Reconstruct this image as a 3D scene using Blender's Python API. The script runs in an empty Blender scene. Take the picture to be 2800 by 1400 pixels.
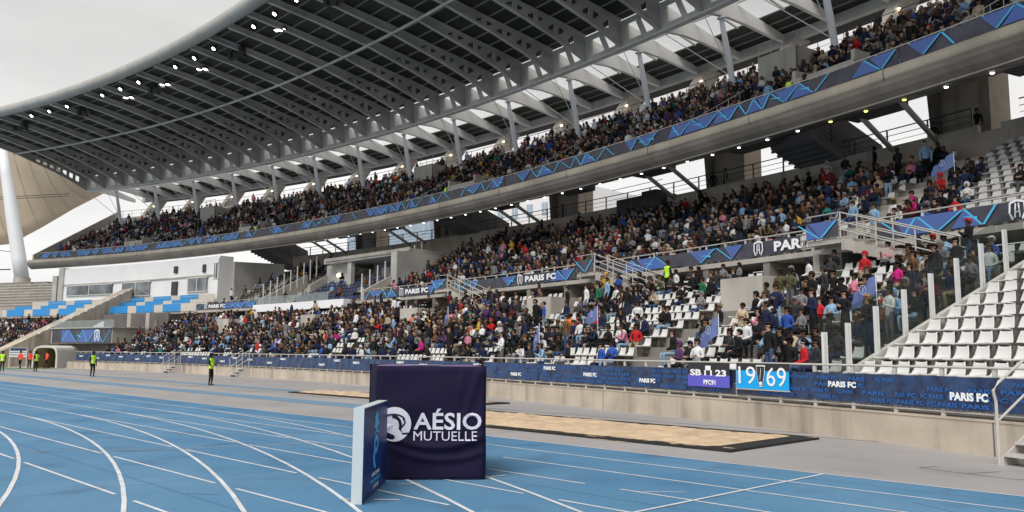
import bpy, bmesh, math, random
import numpy as np
from mathutils import Vector, Matrix
random.seed(7); rng = np.random.default_rng(7)
sc = bpy.context.scene
R = math.radians
# ------------------------------------------------------------------ camera
F, PITCH, ROLL, EYE = 2250.0, math.atan(265/2250), 0.008, 1.9
cam_d = bpy.data.cameras.new("camera"); cam = bpy.data.objects.new("camera", cam_d)
sc.collection.objects.link(cam); sc.camera = cam
fw = Vector((0, math.cos(PITCH), math.sin(PITCH))); rt = Vector((1, 0, 0)); up = rt.cross(fw)
rt2 = rt*math.cos(ROLL)+up*math.sin(ROLL); up2 = up*math.cos(ROLL)-rt*math.sin(ROLL)
cam.matrix_world = Matrix(((rt2.x, up2.x, -fw.x, 0), (rt2.y, up2.y, -fw.y, 0), (rt2.z, up2.z, -fw.z, EYE), (0, 0, 0, 1)))
cam_d.lens = 36*F/2800; cam_d.clip_end = 3000; cam_d.clip_start = .1
# ------------------------------------------------------------------ light
SUN_EL, SUN_AZ = 52.0, 205.0          # azimuth: direction the light comes from, degrees clockwise from +Y
w = bpy.data.worlds.new("World"); sc.world = w; w.use_nodes = True
nt = w.node_tree; nt.nodes.clear()
N = nt.nodes.new; Lk = nt.links.new
out = N('ShaderNodeOutputWorld'); bg = N('ShaderNodeBackground'); sky = N('ShaderNodeTexSky')
sky.sky_type = 'NISHITA'; sky.sun_disc = False; sky.sun_elevation = R(SUN_EL); sky.sun_rotation = R(SUN_AZ)
hs = N('ShaderNodeHueSaturation'); hs.inputs['Saturation'].default_value = .0
tc = N('ShaderNodeTexCoord'); mp = N('ShaderNodeMapping'); mp.inputs['Scale'].default_value = (1.0, 1.0, 3.0)
nz = N('ShaderNodeTexNoise'); nz.inputs['Scale'].default_value = 1.6; nz.inputs['Detail'].default_value = 5
cr = N('ShaderNodeValToRGB'); cr.color_ramp.elements[0].position = .3; cr.color_ramp.elements[1].position = .72
cr.color_ramp.elements[0].color = (5.2, 5.2, 5.2, 1); cr.color_ramp.elements[1].color = (8.7, 8.6, 8.5, 1)
sp = N('ShaderNodeSeparateXYZ'); cr2 = N('ShaderNodeValToRGB')
cr2.color_ramp.elements[0].position = .05; cr2.color_ramp.elements[0].color = (1.3, 1.3, 1.3, 1)
cr2.color_ramp.elements[1].position = .42; cr2.color_ramp.elements[1].color = (.84, .84, .84, 1)
ml = N('ShaderNodeMix'); ml.data_type = 'RGBA'; ml.blend_type = 'MULTIPLY'; ml.inputs['Factor'].default_value = 1
mx = N('ShaderNodeMix'); mx.data_type = 'RGBA'; mx.inputs['Factor'].default_value = .85
Lk(sky.outputs[0], hs.inputs['Color']); Lk(tc.outputs['Generated'], mp.inputs[0]); Lk(mp.outputs[0], nz.inputs[0])
Lk(nz.outputs[0], cr.inputs[0]); Lk(tc.outputs['Generated'], sp.inputs[0]); Lk(sp.outputs[2], cr2.inputs[0])
Lk(cr.outputs[0], ml.inputs[6]); Lk(cr2.outputs[0], ml.inputs[7])
Lk(hs.outputs[0], mx.inputs[6]); Lk(ml.outputs[2], mx.inputs[7]); Lk(mx.outputs[2], bg.inputs[0])
bg.inputs[1].default_value = .052; Lk(bg.outputs[0], out.inputs[0])
sl = bpy.data.lights.new("sun", 'SUN'); sl.energy = 1.5; sl.angle = R(38); sl.color = (1, .965, .91)
sun = bpy.data.objects.new("sun", sl); sc.collection.objects.link(sun)
d = Vector((math.sin(R(SUN_AZ))*math.cos(R(SUN_EL)), math.cos(R(SUN_AZ))*math.cos(R(SUN_EL)), math.sin(R(SUN_EL))))
sun.rotation_euler = d.to_track_quat('Z', 'Y').to_euler(); sun.location = (0, 0, 60)
sc.view_settings.view_transform = 'Standard'; sc.view_settings.look = 'None'
sc.view_settings.exposure = 1.15; sc.view_settings.gamma = 1
# ------------------------------------------------------------------ materials
MT = {}
def mat(name, col, rough=.7, metal=0, var=0, scale=1.0, col2=None, bump=0, bscale=8, stretch=(1, 1, 1), emit=0, spec=.4, trans=0, alpha=1, streak=0, grain=0):
    m = bpy.data.materials.new(name); m.use_nodes = True; n = m.node_tree; b = n.nodes['Principled BSDF']
    b.inputs['Base Color'].default_value = (*col, 1); b.inputs['Roughness'].default_value = rough
    b.inputs['Metallic'].default_value = metal; b.inputs['Specular IOR Level'].default_value = spec
    if emit: b.inputs['Emission Color'].default_value = (*col, 1); b.inputs['Emission Strength'].default_value = emit
    b.inputs['Alpha'].default_value = alpha
    g = n.nodes.new('ShaderNodeTexCoord')
    def noise(s, st, det=6):
        mpp = n.nodes.new('ShaderNodeMapping'); mpp.inputs['Scale'].default_value = st
        q = n.nodes.new('ShaderNodeTexNoise'); q.inputs['Scale'].default_value = s; q.inputs['Detail'].default_value = det
        n.links.new(g.outputs['Object'], mpp.inputs[0]); n.links.new(mpp.outputs[0], q.inputs[0]); return q.outputs[0]
    def mixc(f, a, c, typ='MIX'):
        x = n.nodes.new('ShaderNodeMix'); x.data_type = 'RGBA'; x.blend_type = typ
        if isinstance(f, float): x.inputs['Factor'].default_value = f
        else: n.links.new(f, x.inputs['Factor'])
        for k, v in ((6, a), (7, c)):
            if isinstance(v, tuple): x.inputs[k].default_value = v
            else: n.links.new(v, x.inputs[k])
        return x.outputs[2]
    def ramp(s, a, c):
        r_ = n.nodes.new('ShaderNodeMapRange'); r_.inputs[1].default_value = a; r_.inputs[2].default_value = c
        n.links.new(s, r_.inputs[0]); return r_.outputs[0]
    cur = (*col, 1)
    if var or col2:
        c2 = (*(col2 or tuple(c*(1-var) for c in col)), 1)
        cur = mixc(ramp(noise(scale, stretch), .35, .68), cur, c2)
    if streak:
        cur = mixc(ramp(noise(1.7, (1, 1, .07), 4), .5, .75), cur, mixc(1.0, cur, (1-streak,)*3+(1,), 'MULTIPLY'))
    if grain:
        cur = mixc(ramp(noise(70, (1, 1, 1), 3), .3, .75), cur, mixc(1.0, cur, (1-grain,)*3+(1,), 'MULTIPLY'))
        cur = mixc(ramp(noise(.9, (1, 1, 1), 8), .55, .72), cur, mixc(1.0, cur, (1-grain*.8,)*3+(1,), 'MULTIPLY'))
    if not isinstance(cur, tuple): n.links.new(cur, b.inputs['Base Color'])
    if bump:
        bp = n.nodes.new('ShaderNodeBump'); bp.inputs['Strength'].default_value = bump; bp.inputs['Distance'].default_value = .02
        n.links.new(noise(bscale, (1, 1, 1)), bp.inputs['Height']); n.links.new(bp.outputs[0], b.inputs['Normal'])
    if trans:
        o_ = n.nodes['Material Output']; tr = n.nodes.new('ShaderNodeBsdfTransparent'); ms = n.nodes.new('ShaderNodeMixShader')
        tr.inputs[0].default_value = (*trans[1], 1); ms.inputs[0].default_value = trans[0]
        n.links.new(b.outputs[0], ms.inputs[1]); n.links.new(tr.outputs[0], ms.inputs[2]); n.links.new(ms.outputs[0], o_.inputs[0])
    MT[name] = m; return m
mat('wall_concrete', (.56, .485, .395), .85, var=.26, scale=.7, bump=.3, bscale=14, streak=.42, grain=.12)
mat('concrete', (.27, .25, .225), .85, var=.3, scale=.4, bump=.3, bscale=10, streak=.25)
mat('light_concrete', (.47, .44, .395), .85, var=.22, scale=.5, bump=.2, bscale=10, streak=.25)
mat('dark_concrete', (.15, .145, .14), .85, var=.3, scale=.6, bump=.2)
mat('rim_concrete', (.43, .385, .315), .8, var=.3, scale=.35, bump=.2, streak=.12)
mat('shaded_grimy_concrete', (.26, .235, .205), .85, var=.35, scale=.4, bump=.2, streak=.2)  # grimy tone, darkened further by the rim underside's painted shade
mat('soffit_panel', (.115, .113, .113), .6, var=.12, scale=.5)
mat('apron', (.40, .385, .385), .55, var=.2, scale=.22, bump=.3, bscale=80, spec=.45, grain=.16)
mat('track_blue', (.080, .225, .40), .7, col2=(.135, .295, .47), scale=.3, bump=.6, bscale=110, spec=.3, grain=.3)
mat('pale_blue_runway', (.15, .26, .38), .7, var=.12, scale=.5, bump=.2, bscale=80)
mat('line_white', (.72, .74, .77), .6, var=.22, scale=3, grain=.15)
mat('scuff', (.10, .17, .25), .8, grain=.3); mat('seam', (.05, .14, .26), .8)
mat('line_ochre', (.36, .36, .33), .7)
mat('turf', (.16, .28, .10), .9, var=.4, scale=6, bump=.5, bscale=60)
mat('sand', (.72, .54, .36), .95, var=.3, scale=2.6, bump=1, bscale=16, grain=.25)
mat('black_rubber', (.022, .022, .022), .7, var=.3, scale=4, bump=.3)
mat('steel_paint', (.56, .545, .50), .55, var=.3, scale=.5, grain=.12)
mat('white_steel', (.70, .69, .66), .45, var=.06, scale=.8)
mat('galv', (.60, .58, .55), .4, metal=.25, var=.12, scale=5)
mat('aluminium', (.78, .78, .78), .35, metal=.35)
mat('dark_steel', (.045, .043, .042), .5)
mat('roof_sheet', (.045, .044, .040), .6, var=.25, scale=.5)
mat('roof_purlin', (.24, .235, .21), .6)
mat('front_tube', (.37, .365, .335), .6, var=.15, scale=.7, bump=.2, bscale=5)
mat('skylight', (.95, .96, .96), .4, trans=(.9, (1, 1, 1)))
mat('glass', (.55, .6, .6), .08, spec=.6, trans=(.80, (.80, .84, .84)))
mat('tinted_glass', (.14, .16, .15), .06, spec=.6, trans=(.92, (.80, .83, .82)))
mat('dark_window', (.05, .06, .07), .08, spec=.8, col2=(.25, .28, .3), scale=.5)
mat('seat_white', (.66, .66, .65), .42, var=.16, scale=.8, spec=.45, grain=.06)
mat('seat_black', (.03, .03, .03), .4); mat('seat_blue', (.03, .045, .14), .4)
mat('seat_grey', (.52, .52, .51), .5)
mat('bracket', (.16, .14, .12), .8)
mat('banner_navy', (.006, .016, .055), .38, col2=(.02, .06, .165), scale=3.4, bump=.9, bscale=2.5, spec=.6)
mat('banner_blue_print', (.022, .11, .36), .45)
mat('banner_grey', (.045, .045, .065), .5, col2=(.075, .075, .095), scale=1.2, bump=.5, bscale=2.5)
mat('banner_royal', (.06, .14, .42), .5, col2=(.09, .13, .33), scale=1.2)
mat('banner_cyan', (.08, .46, .80), .5)
mat('print_white', (.85, .86, .88), .5)
mat('panel_blue', (.03, .28, .66), .45, var=.08, scale=2)
mat('beige_panel', (.62, .57, .50), .6, var=.1)
mat('violet', (.11, .10, .56), .55, bump=.4, bscale=4); mat('print_black', (.025, .025, .03), .55, bump=.5, bscale=5)
mat('flag_cyan', (.0, .38, .85), .55, bump=.3, bscale=4)
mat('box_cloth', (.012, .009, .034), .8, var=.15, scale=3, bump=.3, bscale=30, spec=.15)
mat('box_lit_top_cloth', (.17, .11, .24), .7)  # lit look of the cube's top is put into this lighter colour
mat('cover_white', (.62, .62, .70), .55)
mat('board_edge', (.52, .57, .60), .5, var=.05)
mat('board_face', (.006, .018, .09), .4, col2=(.01, .04, .20), scale=1.3)
mat('flag_blue', (.15, .20, .44), .7, var=.25, scale=3)
mat('tunnel_out', (.78, .75, .68), .6, var=.1, scale=2, bump=.4, bscale=3)
mat('tunnel_in_lit', (.46, .37, .21), .7, var=.3, scale=2, streak=.5)  # light coming through the fabric is put into the lining's brown
mat('mast_paint', (.66, .68, .70), .45, var=.05, scale=.3)
mat('membrane', (.60, .50, .37), .8, var=.15, scale=.15)
mat('cladding', (.86, .86, .86), .5, var=.06, scale=.5)
mat('facade_white', (.80, .80, .82), .7); mat('facade_glass', (.35, .45, .55), .1, spec=.8)
mat('lamp', (1, .96, .88), emit=9); mat('spot_lamp', (1, .97, .9), emit=3); mat('spot_yellow', (.9, .85, .15), emit=2.2)
mat('wall_lamp', (1, .82, .55), emit=2.5)
mat('vest', (.50, .85, .03), .6, emit=0); mat('reflective', (.6, .62, .6), .35)
mat('orange_red', (.85, .10, .05), .6)
# ------------------------------------------------------------------ builders
CX, CY, R0 = -142.3, -49.1, 165.0
def P(th, off, z=0.0):
    a = R(th); r = R0+off; return (CX+r*math.cos(a), CY+r*math.sin(a), z)
class MB:
    def __init__(s): s.v = []; s.f = []; s.m = []
    def add(s, vs, fs, m=0):
        b = len(s.v); s.v.extend(tuple(p) for p in vs)
        for f in fs: s.f.append(tuple(i+b for i in f)); s.m.append(m)
        return s
    def poly(s, pts, m=0): return s.add(pts, [tuple(range(len(pts)))], m)
    def hexa(s, p, m=0):  # p: 4 bottom, 4 top
        return s.add(p, [(3, 2, 1, 0), (4, 5, 6, 7), (0, 1, 5, 4), (1, 2, 6, 5), (2, 3, 7, 6), (3, 0, 4, 7)], m)
    def box(s, c, sz, rz=0, m=0):
        ca, sa = math.cos(rz), math.sin(rz); x, y, z = sz[0]/2, sz[1]/2, sz[2]/2; p = []
        for dz in (-z, z):
            for dx, dy in ((-x, -y), (x, -y), (x, y), (-x, y)):
                p.append((c[0]+dx*ca-dy*sa, c[1]+dx*sa+dy*ca, c[2]+dz))
        return s.hexa(p, m)
    def arcbox(s, t0, t1, o0, o1, z0, z1, m=0, z0b=None, z1b=None):  # z0b/z1b at t1
        n = max(1, int(abs(t1-t0)/.7+.5)); z0b = z0 if z0b is None else z0b; z1b = z1 if z1b is None else z1b
        for i in range(n):
            a, b = t0+(t1-t0)*i/n, t0+(t1-t0)*(i+1)/n
            l = lambda p, q, k: p+(q-p)*k/n
            s.hexa([P(a, o0, l(z0, z0b, i)), P(b, o0, l(z0, z0b, i+1)), P(b, o1, l(z0, z0b, i+1)), P(a, o1, l(z0, z0b, i)),
                    P(a, o0, l(z1, z1b, i)), P(b, o0, l(z1, z1b, i+1)), P(b, o1, l(z1, z1b, i+1)), P(a, o1, l(z1, z1b, i))], m)
        return s
    def sweep(s, prof, t0, t1, step=.625, m=0, closed=True):
        n = max(1, int(abs(t1-t0)/step+.5)); k = len(prof); vs = []; fs = []
        for i in range(n+1):
            t = t0+(t1-t0)*i/n; vs += [P(t, o, z) for o, z in prof]
        for i in range(n):
            for j in range(k if closed else k-1):
                a = i*k+j; b = i*k+(j+1) % k; fs.append((a, b, b+k, a+k))
        if closed: fs.append(tuple(range(k-1, -1, -1))); fs.append(tuple(range(n*k, n*k+k)))
        return s.add(vs, fs, m)
    def radial(s, prof, th, wid, m=0):  # plate: polygon in (off,z) thickened by wid metres along the arc
        k = len(prof); vs = []
        for sg in (-.5, .5):
            for o, z in prof: vs.append(P(th+math.degrees(sg*wid/(R0+o)), o, z))
        fs = [tuple(range(k-1, -1, -1)), tuple(range(k, 2*k))]+[(j, (j+1) % k, (j+1) % k+k, j+k) for j in range(k)]
        return s.add(vs, fs, m)
    def tube(s, pts, r, n=6, m=0, caps=True):
        pts = [Vector(p) for p in pts]; rs = r if isinstance(r, (list, tuple)) else [r]*len(pts); vs = []; fs = []
        ref = Vector((0, 0, 1))
        for i, p in enumerate(pts):
            d_ = (pts[min(i+1, len(pts)-1)]-pts[max(i-1, 0)]).normalized()
            if abs(d_.dot(ref)) > .95: rf = Vector((1, 0, 0))
            else: rf = ref
            a = d_.cross(rf).normalized(); b = d_.cross(a).normalized()
            for j in range(n):
                q = 2*math.pi*j/n; vs.append(p+(a*math.cos(q)+b*math.sin(q))*rs[i])
        for i in range(len(pts)-1):
            for j in range(n): fs.append((i*n+j, i*n+(j+1) % n, (i+1)*n+(j+1) % n, (i+1)*n+j))
        if caps: fs.append(tuple(range(n-1, -1, -1))); e = (len(pts)-1)*n; fs.append(tuple(range(e, e+n)))
        return s.add(vs, fs, m)
    def arctube(s, t0, t1, off, z, r, n=6, m=0, step=.7):
        k = max(1, int(abs(t1-t0)/step+.5)); return s.tube([P(t0+(t1-t0)*i/k, off, z) for i in range(k+1)], r, n, m)
    def mesh(s, name, mats, smooth=False):
        me = bpy.data.meshes.new(name); me.from_pydata(s.v, [], s.f)
        for q in (mats if isinstance(mats, (list, tuple)) else [mats]): me.materials.append(MT[q] if isinstance(q, str) else q)
        if len(me.materials) > 1: me.polygons.foreach_set('material_index', s.m)
        if smooth: me.polygons.foreach_set('use_smooth', [True]*len(me.polygons))
        me.update(); return me
COL = sc.collection.objects
def obj(name, mb, mats, parent=None, smooth=False, label=None):
    me = mb.mesh(name, mats, smooth) if isinstance(mb, MB) else mb
    o = bpy.data.objects.new(name, me); COL.link(o)
    if parent: o.parent = parent
    if label: o['label'] = label
    return o
def tag(o, label, cat, group=None):
    o['label'] = label; o['category'] = cat
    if group: o['group'] = group
    return o
def struct(o, kind='structure', label=None, cat=None):
    o['kind'] = kind
    if label: o['label'] = label
    if cat: o['category'] = cat
    return o
def thing(name, label, cat, loc=(0, 0, 0), rz=0, group=None):
    o = bpy.data.objects.new(name, None); COL.link(o); o.location = loc; o.rotation_euler = (0, 0, rz); return tag(o, label, cat, group)
def copy_tree(o, parent=None):
    c = o.copy(); COL.link(c)
    if parent: c.parent = parent
    for ch in list(o.children): copy_tree(ch, c)
    return c
ORD = ['zeroth', 'first', 'second', 'third', 'fourth', 'fifth', 'sixth', 'seventh', 'eighth', 'ninth', 'tenth', 'eleventh', 'twelfth', 'thirteenth', 'fourteenth', 'fifteenth', 'sixteenth', 'seventeenth', 'eighteenth', 'nineteenth', 'twentieth']
def nth(i):
    if i <= 20: return ORD[i]
    return str(i)+({1: 'st', 2: 'nd', 3: 'rd'}.get(i % 10, 'th') if i % 100 not in (11, 12, 13) else 'th')
_tc = {}
def text2d(s, off=.02, sh=0.0):
    """verts (x,y) and faces of a word, width and cap height 1 at size 1"""
    if (s, off, sh) in _tc: return _tc[(s, off, sh)]
    c = bpy.data.curves.new('t', 'FONT'); c.body = s; c.offset = off; c.shear = sh; c.resolution_u = 3; c.space_character = 1.02
    o = bpy.data.objects.new('t', c); COL.link(o); dg = bpy.context.evaluated_depsgraph_get()
    me = o.evaluated_get(dg).to_mesh(); vs = [(v.co.x, v.co.y) for v in me.vertices]; fs = [tuple(p.vertices) for p in me.polygons]
    o.evaluated_get(dg).to_mesh_clear(); bpy.data.objects.remove(o); bpy.data.curves.remove(c)
    x0 = min(v[0] for v in vs); x1 = max(v[0] for v in vs); _tc[(s, off, sh)] = (vs, fs, x0, x1); return _tc[(s, off, sh)]
def arc_text(mb, s, th, off, z, h, wid=None, m=0, bold=.02, push=.012):
    """word centred at th, baseline z, cap height h, facing the field"""
    vs, fs, x0, x1 = text2d(s, bold); k = h/.72; kx = k if wid is None else wid/(x1-x0)
    mb.add([P(th-math.degrees((x-(x0+x1)/2)*kx/(R0+off)), off-push, z+y*k) for x, y in vs], fs, m)
def flat_text(mb, s, o, ux, uz, h, wid=None, m=0, bold=.02):
    """word starting at o; ux, uz unit vectors; h cap height"""
    vs, fs, x0, x1 = text2d(s, bold); k = h/.72; kx = k if wid is None else wid/(x1-x0); o = Vector(o)
    mb.add([o+ux*((x-x0)*kx)+uz*(y*k) for x, y in vs], fs, m)
# ------------------------------------------------------------------ ground
u = Vector((math.cos(R(-45.4)), math.sin(R(-45.4)), 0)); nrm = Vector((-u.y, u.x, 0))   # along lanes, towards the stand
def G(s, t, z=0): return tuple(nrm*s+u*t+Vector((0, 0, z)))
g = MB().poly([(-900, -500, 0), (900, -500, 0), (900, 1200, 0), (-900, 1200, 0)]); struct(obj('ground', g, 'apron'))
S = [2.72, 4.12, 5.5, 6.88, 8.18, 9.45, 10.7, 11.92, 13.11]
mb = MB(); n = 40
mb.poly([G(13.18, -160, .004), G(-60, -160, .004), G(-60, 60, .004), G(13.18, 60, .004)]); struct(obj('running_track', mb, 'track_blue'))
mb = MB().poly([G(16.1, -150, .005), G(16.1, -21.2, .005), G(17.35, -21.2, .005), G(17.35, -150, .005)])
struct(obj('long_jump_runway', mb, 'pale_blue_runway'))
mb = MB().poly([G(20.3, -150, .005), G(20.3, -34.6, .005), G(21.2, -34.6, .005), G(21.2, -150, .005)])
struct(obj('long_jump_runway', mb, 'pale_blue_runway'))
BC = Vector((-50, -10.5, 0)); BS = BC.dot(nrm); BT = BC.dot(u)      # centre of the bend
def seg(mb, a, b, w_, z): 
    a, b = Vector(a), Vector(b); d_ = (b-a).normalized(); q = Vector((-d_.y, d_.x, 0))*w_/2
    mb.poly([(a-q)[:2]+(z,) if 0 else (a.x-q.x, a.y-q.y, z), (b.x-q.x, b.y-q.y, z), (b.x+q.x, b.y+q.y, z), (a.x+q.x, a.y+q.y, z)])
mb = MB()
for s in S:
    # positions t where a bend line crosses this straight line
    cuts = []
    for s2 in S:
        rr = s2-BS; dd = s-BS
        if rr > dd+.15: cuts.append(BT+math.sqrt(rr*rr-dd*dd))
    t = -150.0; near = sorted(c for c in cuts if s < 11.5)
    for c in near: seg(mb, G(s, t), G(s, c-.32), .05, .009); t = c+.32
    seg(mb, G(s, t), G(s, 40), .05, .009)
for s in S[:-1]:
    rr = s-BS; a0 = 134.6-90
    a = a0
    while a > a0-95:
        pts = []
        for q in (a, a-1.5):
            for r_ in (rr-.03, rr+.03): pts.append((BC.x+r_*math.cos(R(q)), BC.y+r_*math.sin(R(q)), .011))
        mb.poly([pts[0], pts[1], pts[3], pts[2]]); a -= 1.5
seg(mb, G(13.11, -6.1), G(5.5, -6.25), .05, .013)
seg(mb, G(9.9, -6.6), G(9.5, -7.0), .03, .013)
seg(mb, G(9.16, -9.4), G(8.5, -9.4), .05, .013)
for a_, b_ in (((-1.62, 12.15), (-1.30, 12.18)), ((-1.75, 10.9), (-1.42, 10.88)), ((-2.2, 10.9), (-1.98, 10.9))):
    seg(mb, (*a_, 0), (*b_, 0), .045, .013)
struct(obj('lane_lines', mb, 'line_white'))
mb = MB()
for _ in range(70):
    s, q = random.uniform(-2, 13), random.uniform(-26, 2); L_ = random.uniform(.15, .9); a = random.gauss(0, .5); w_ = random.uniform(.008, .03)
    p0 = G(s, q); p1 = G(s+L_*math.sin(a), q+L_*math.cos(a)); seg(mb, p0, p1, w_, .0062)
struct(obj('track_scuffs', mb, 'scuff'))
mb = MB()
for q in (-24.5, -12.2, .4): seg(mb, G(13.1, q), G(-20, q), .012, .0066)
for s in (12.5, 8.8, 4.8, 1.1): seg(mb, G(s, -80), G(s, 30), .010, .0070)
struct(obj('track_seams', mb, 'seam'))
mb = MB(); p = [(-9.0, 15.6), (-6.7, 16.1), (-4.6, 17.1), (-1.6, 18.6), (.2, 20.6)]
for a_, b_ in zip(p, p[1:]): seg(mb, (*a_, 0), (*b_, 0), .035, .014)
struct(obj('faint_track_line', mb, 'line_ochre'))
mb = MB()
for q in (18.9, 19.6):   # darker seams in the apron
    seg(mb, G(q, -60), G(q, 10), .04, .004)
for a_, b_ in (((7.0, 14.4), (7.9, 13.1)), ((7.9, 13.1), (8.6, 13.3)), ((7.45, 13.75), (8.15, 14.0)), ((7.0, 14.4), (7.4, 14.6))):
    seg(mb, (*a_, 0), (*b_, 0), .02, .004)
struct(obj('apron_joints', mb, 'dark_steel'))
def pit(name, s0, s1, t0, t1, label, edge=.35):
    t = thing(name, label, 'sand pit')
    mb = MB()
    for a_, b_, c_, d_ in ((s0, s0+edge, t0, t1), (s1-edge, s1, t0, t1), (s0+edge, s1-edge, t0, t0+edge), (s0+edge, s1-edge, t1-edge*2, t1)):
        mb.hexa([G(a_, c_, 0), G(b_, c_, 0), G(b_, d_, 0), G(a_, d_, 0), G(a_, c_, .05), G(b_, c_, .05), G(b_, d_, .05), G(a_, d_, .05)])
    obj('edge_board', mb, 'black_rubber', t)
    mb = MB(); nx, ny = 12, 70; vs = []; fs = []
    for i in range(nx+1):
        for j in range(ny+1):
            s = s0+edge*.8+(s1-s0-edge*1.6)*i/nx; q = t0+edge*.8+(t1-t0-edge*2.4)*j/ny
            e = 0 if i in (0, nx) or j in (0, ny) else 1
            vs.append(G(s, q, .05+e*(.05*random.random()+.03*math.sin(s*2.1+q)*math.sin(q*1.3))))
    for i in range(nx):
        for j in range(ny): a_ = i*(ny+1)+j; fs.append((a_, a_+1, a_+ny+2, a_+ny+1))
    mb.add(vs, fs); struct(obj('sand', mb, 'sand', t, smooth=True), 'stuff')
    mb = MB()   # spilled sand along the edge boards
    for _ in range(60):
        s, q = random.choice((s0-random.random()*.35, s0+edge*random.random(), s1-edge*random.random())), random.uniform(t0, t1); r_ = random.uniform(.03, .16); z_ = .006 if s < s0 else .054
        mb.poly([G(s+r_*.5*math.cos(a)*random.uniform(.6, 1.2), q+r_*math.sin(a)*random.uniform(.8, 2.2), z_) for a in np.linspace(0, 6.28, 8)[:-1]])
    struct(obj('spilled_sand', mb, 'sand', t), 'stuff')
    return t
pit('sand_pit', 14.55, 18.4, -21.0, -8.65, 'long pale sand pit with black edging beside the blue track')
t2 = pit('sand_pit', 19.6, 22.0, -34.5, -22.35, 'farther sand pit with black edging, behind the big dark cube', .3)
mb = MB().poly([(-60, 78, .004), (-46, 78, .004), (-44.6, 83.4, .004), (-60, 88, .004)]); struct(obj('turf_strip', mb, 'turf'), 'stuff')
# ------------------------------------------------------------------ grandstand
TR = 16.0; TL = 64.9; GL = 24.87      # right end, left end, glass screen
gs = thing('grandstand', 'curved concrete grandstand with two seating decks under a huge grey steel roof', 'grandstand')
mb = MB(); t = 53.9
mb.sweep([(0, 0), (0, .64), (-.015, .64), (-.015, .68), (.3, .68), (.3, 0)], TR, 53.9, .6); obj('front_wall', mb, 'wall_concrete', gs)
for q in (23.27, 28.15, 31.85, 35.5, 39.2): obj('wall_joint', MB().arcbox(q-.006, q+.006, -.004, .02, 0, .64), 'dark_concrete', gs)

mb = MB()
mb.sweep([(0, 0), (0, .64), (.3, .64), (.3, 0)], 58.7, 72, .8); obj('front_wall', mb, 'concrete', gs)
def steps(z0, rise, o0, n, pitch=.8):
    p = []
    for k in range(n): p += [(o0+pitch*k, z0+rise*(k-1) if k else z0-rise), (o0+pitch*k, z0+rise*k)]
    return p
LZ = lambda k: 1.07+.36*k; LO = lambda k: .65+.8*k
MZ = lambda k: 6.1+.42*k; MO = lambda k: 10.8+.8*k
UZ = lambda k: 14.1+.5*k; UO = lambda k: 14.7+.8*k
lp = [(.3, .3), (.3, .70), (.65, .70)]+steps(1.07, .36, .65, 11)[1:]+[(9.6, LZ(10)), (9.6, LZ(10)-.02), (13.5, LZ(10)-.02), (13.5, .3)]
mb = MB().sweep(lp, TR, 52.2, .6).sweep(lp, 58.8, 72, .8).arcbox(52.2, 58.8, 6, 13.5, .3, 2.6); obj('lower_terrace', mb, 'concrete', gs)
mp_ = [(9.9, 5.88), (9.9, 6.1), (10.8, 6.1)]+steps(6.1, .42, 10.8, 13)[2:]+[(21.6, MZ(12)), (21.6, MZ(12)-.5), (12.8, 5.88)]
mb = MB().sweep(mp_, TR, 51.4, .6); 
mb.sweep([(9.9, 5.88), (9.9, 6.1), (12.6, 6.1), (12.6, 6.7), (13.4, 6.7), (13.4, 7.3), (21.5, 7.3), (21.5, 5.88)], 51.4, 72, .7)
obj('middle_terrace', mb, 'light_concrete', gs)
# far left empty terrace rising beyond the press boxes
mb = MB().sweep([(14, 7)]+[q for k in range(9) for q in ((14.6+.9*k, 7.0+.5*k), (14.6+.9*k, 7.5+.5*k))]+[(26, 11.5), (26, 7)], 62.3, 78, .8); obj('far_terrace', mb, 'concrete', gs)
mb = MB()
for k in range(9): mb.arcbox(62.4, 78, 14.62+.9*k, 14.75+.9*k, 7.52+.5*k, 7.68+.5*k)
obj('bench_row', mb, 'light_concrete', gs)
# back wall of the lower deck with radial walls
mb = MB().arcbox(TR, 51.8, 13.1, 13.5, LZ(10)-.02, 5.9)
for q in np.arange(17.7, 52, 1.23): mb.arcbox(q, q+.12, 9.95, 13.1, LZ(10)-.02, 5.88)
obj('back_wall', mb, 'concrete', gs)
# vomitory boxes
VOM = [18.2, 23.2-.9, 28.2, 33.1, 38.0, 43.0, 48.0]
for q in VOM:
    if 22.5 < q < 26: continue
    mb = MB().arcbox(q-.38, q-.32, 6.6, 9.9, 2.4, 4.9).arcbox(q+.32, q+.38, 6.6, 9.9, 2.4, 4.9).arcbox(q-.32, q+.32, 6.6, 6.75, 2.4, 4.9)
    mb.arcbox(q-.40, q-.30, 9.6, 9.85, 4.5, 5.88)
    obj('vomitory_wall', mb, 'light_concrete', gs)
for q in VOM: obj('vomitory_opening', MB().arcbox(q-.75, q+.55, 12.2, 13.05, 4.66, 5.86), 'black_rubber', gs)  # solid near-black block: darkness of the opening is put into its colour
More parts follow.
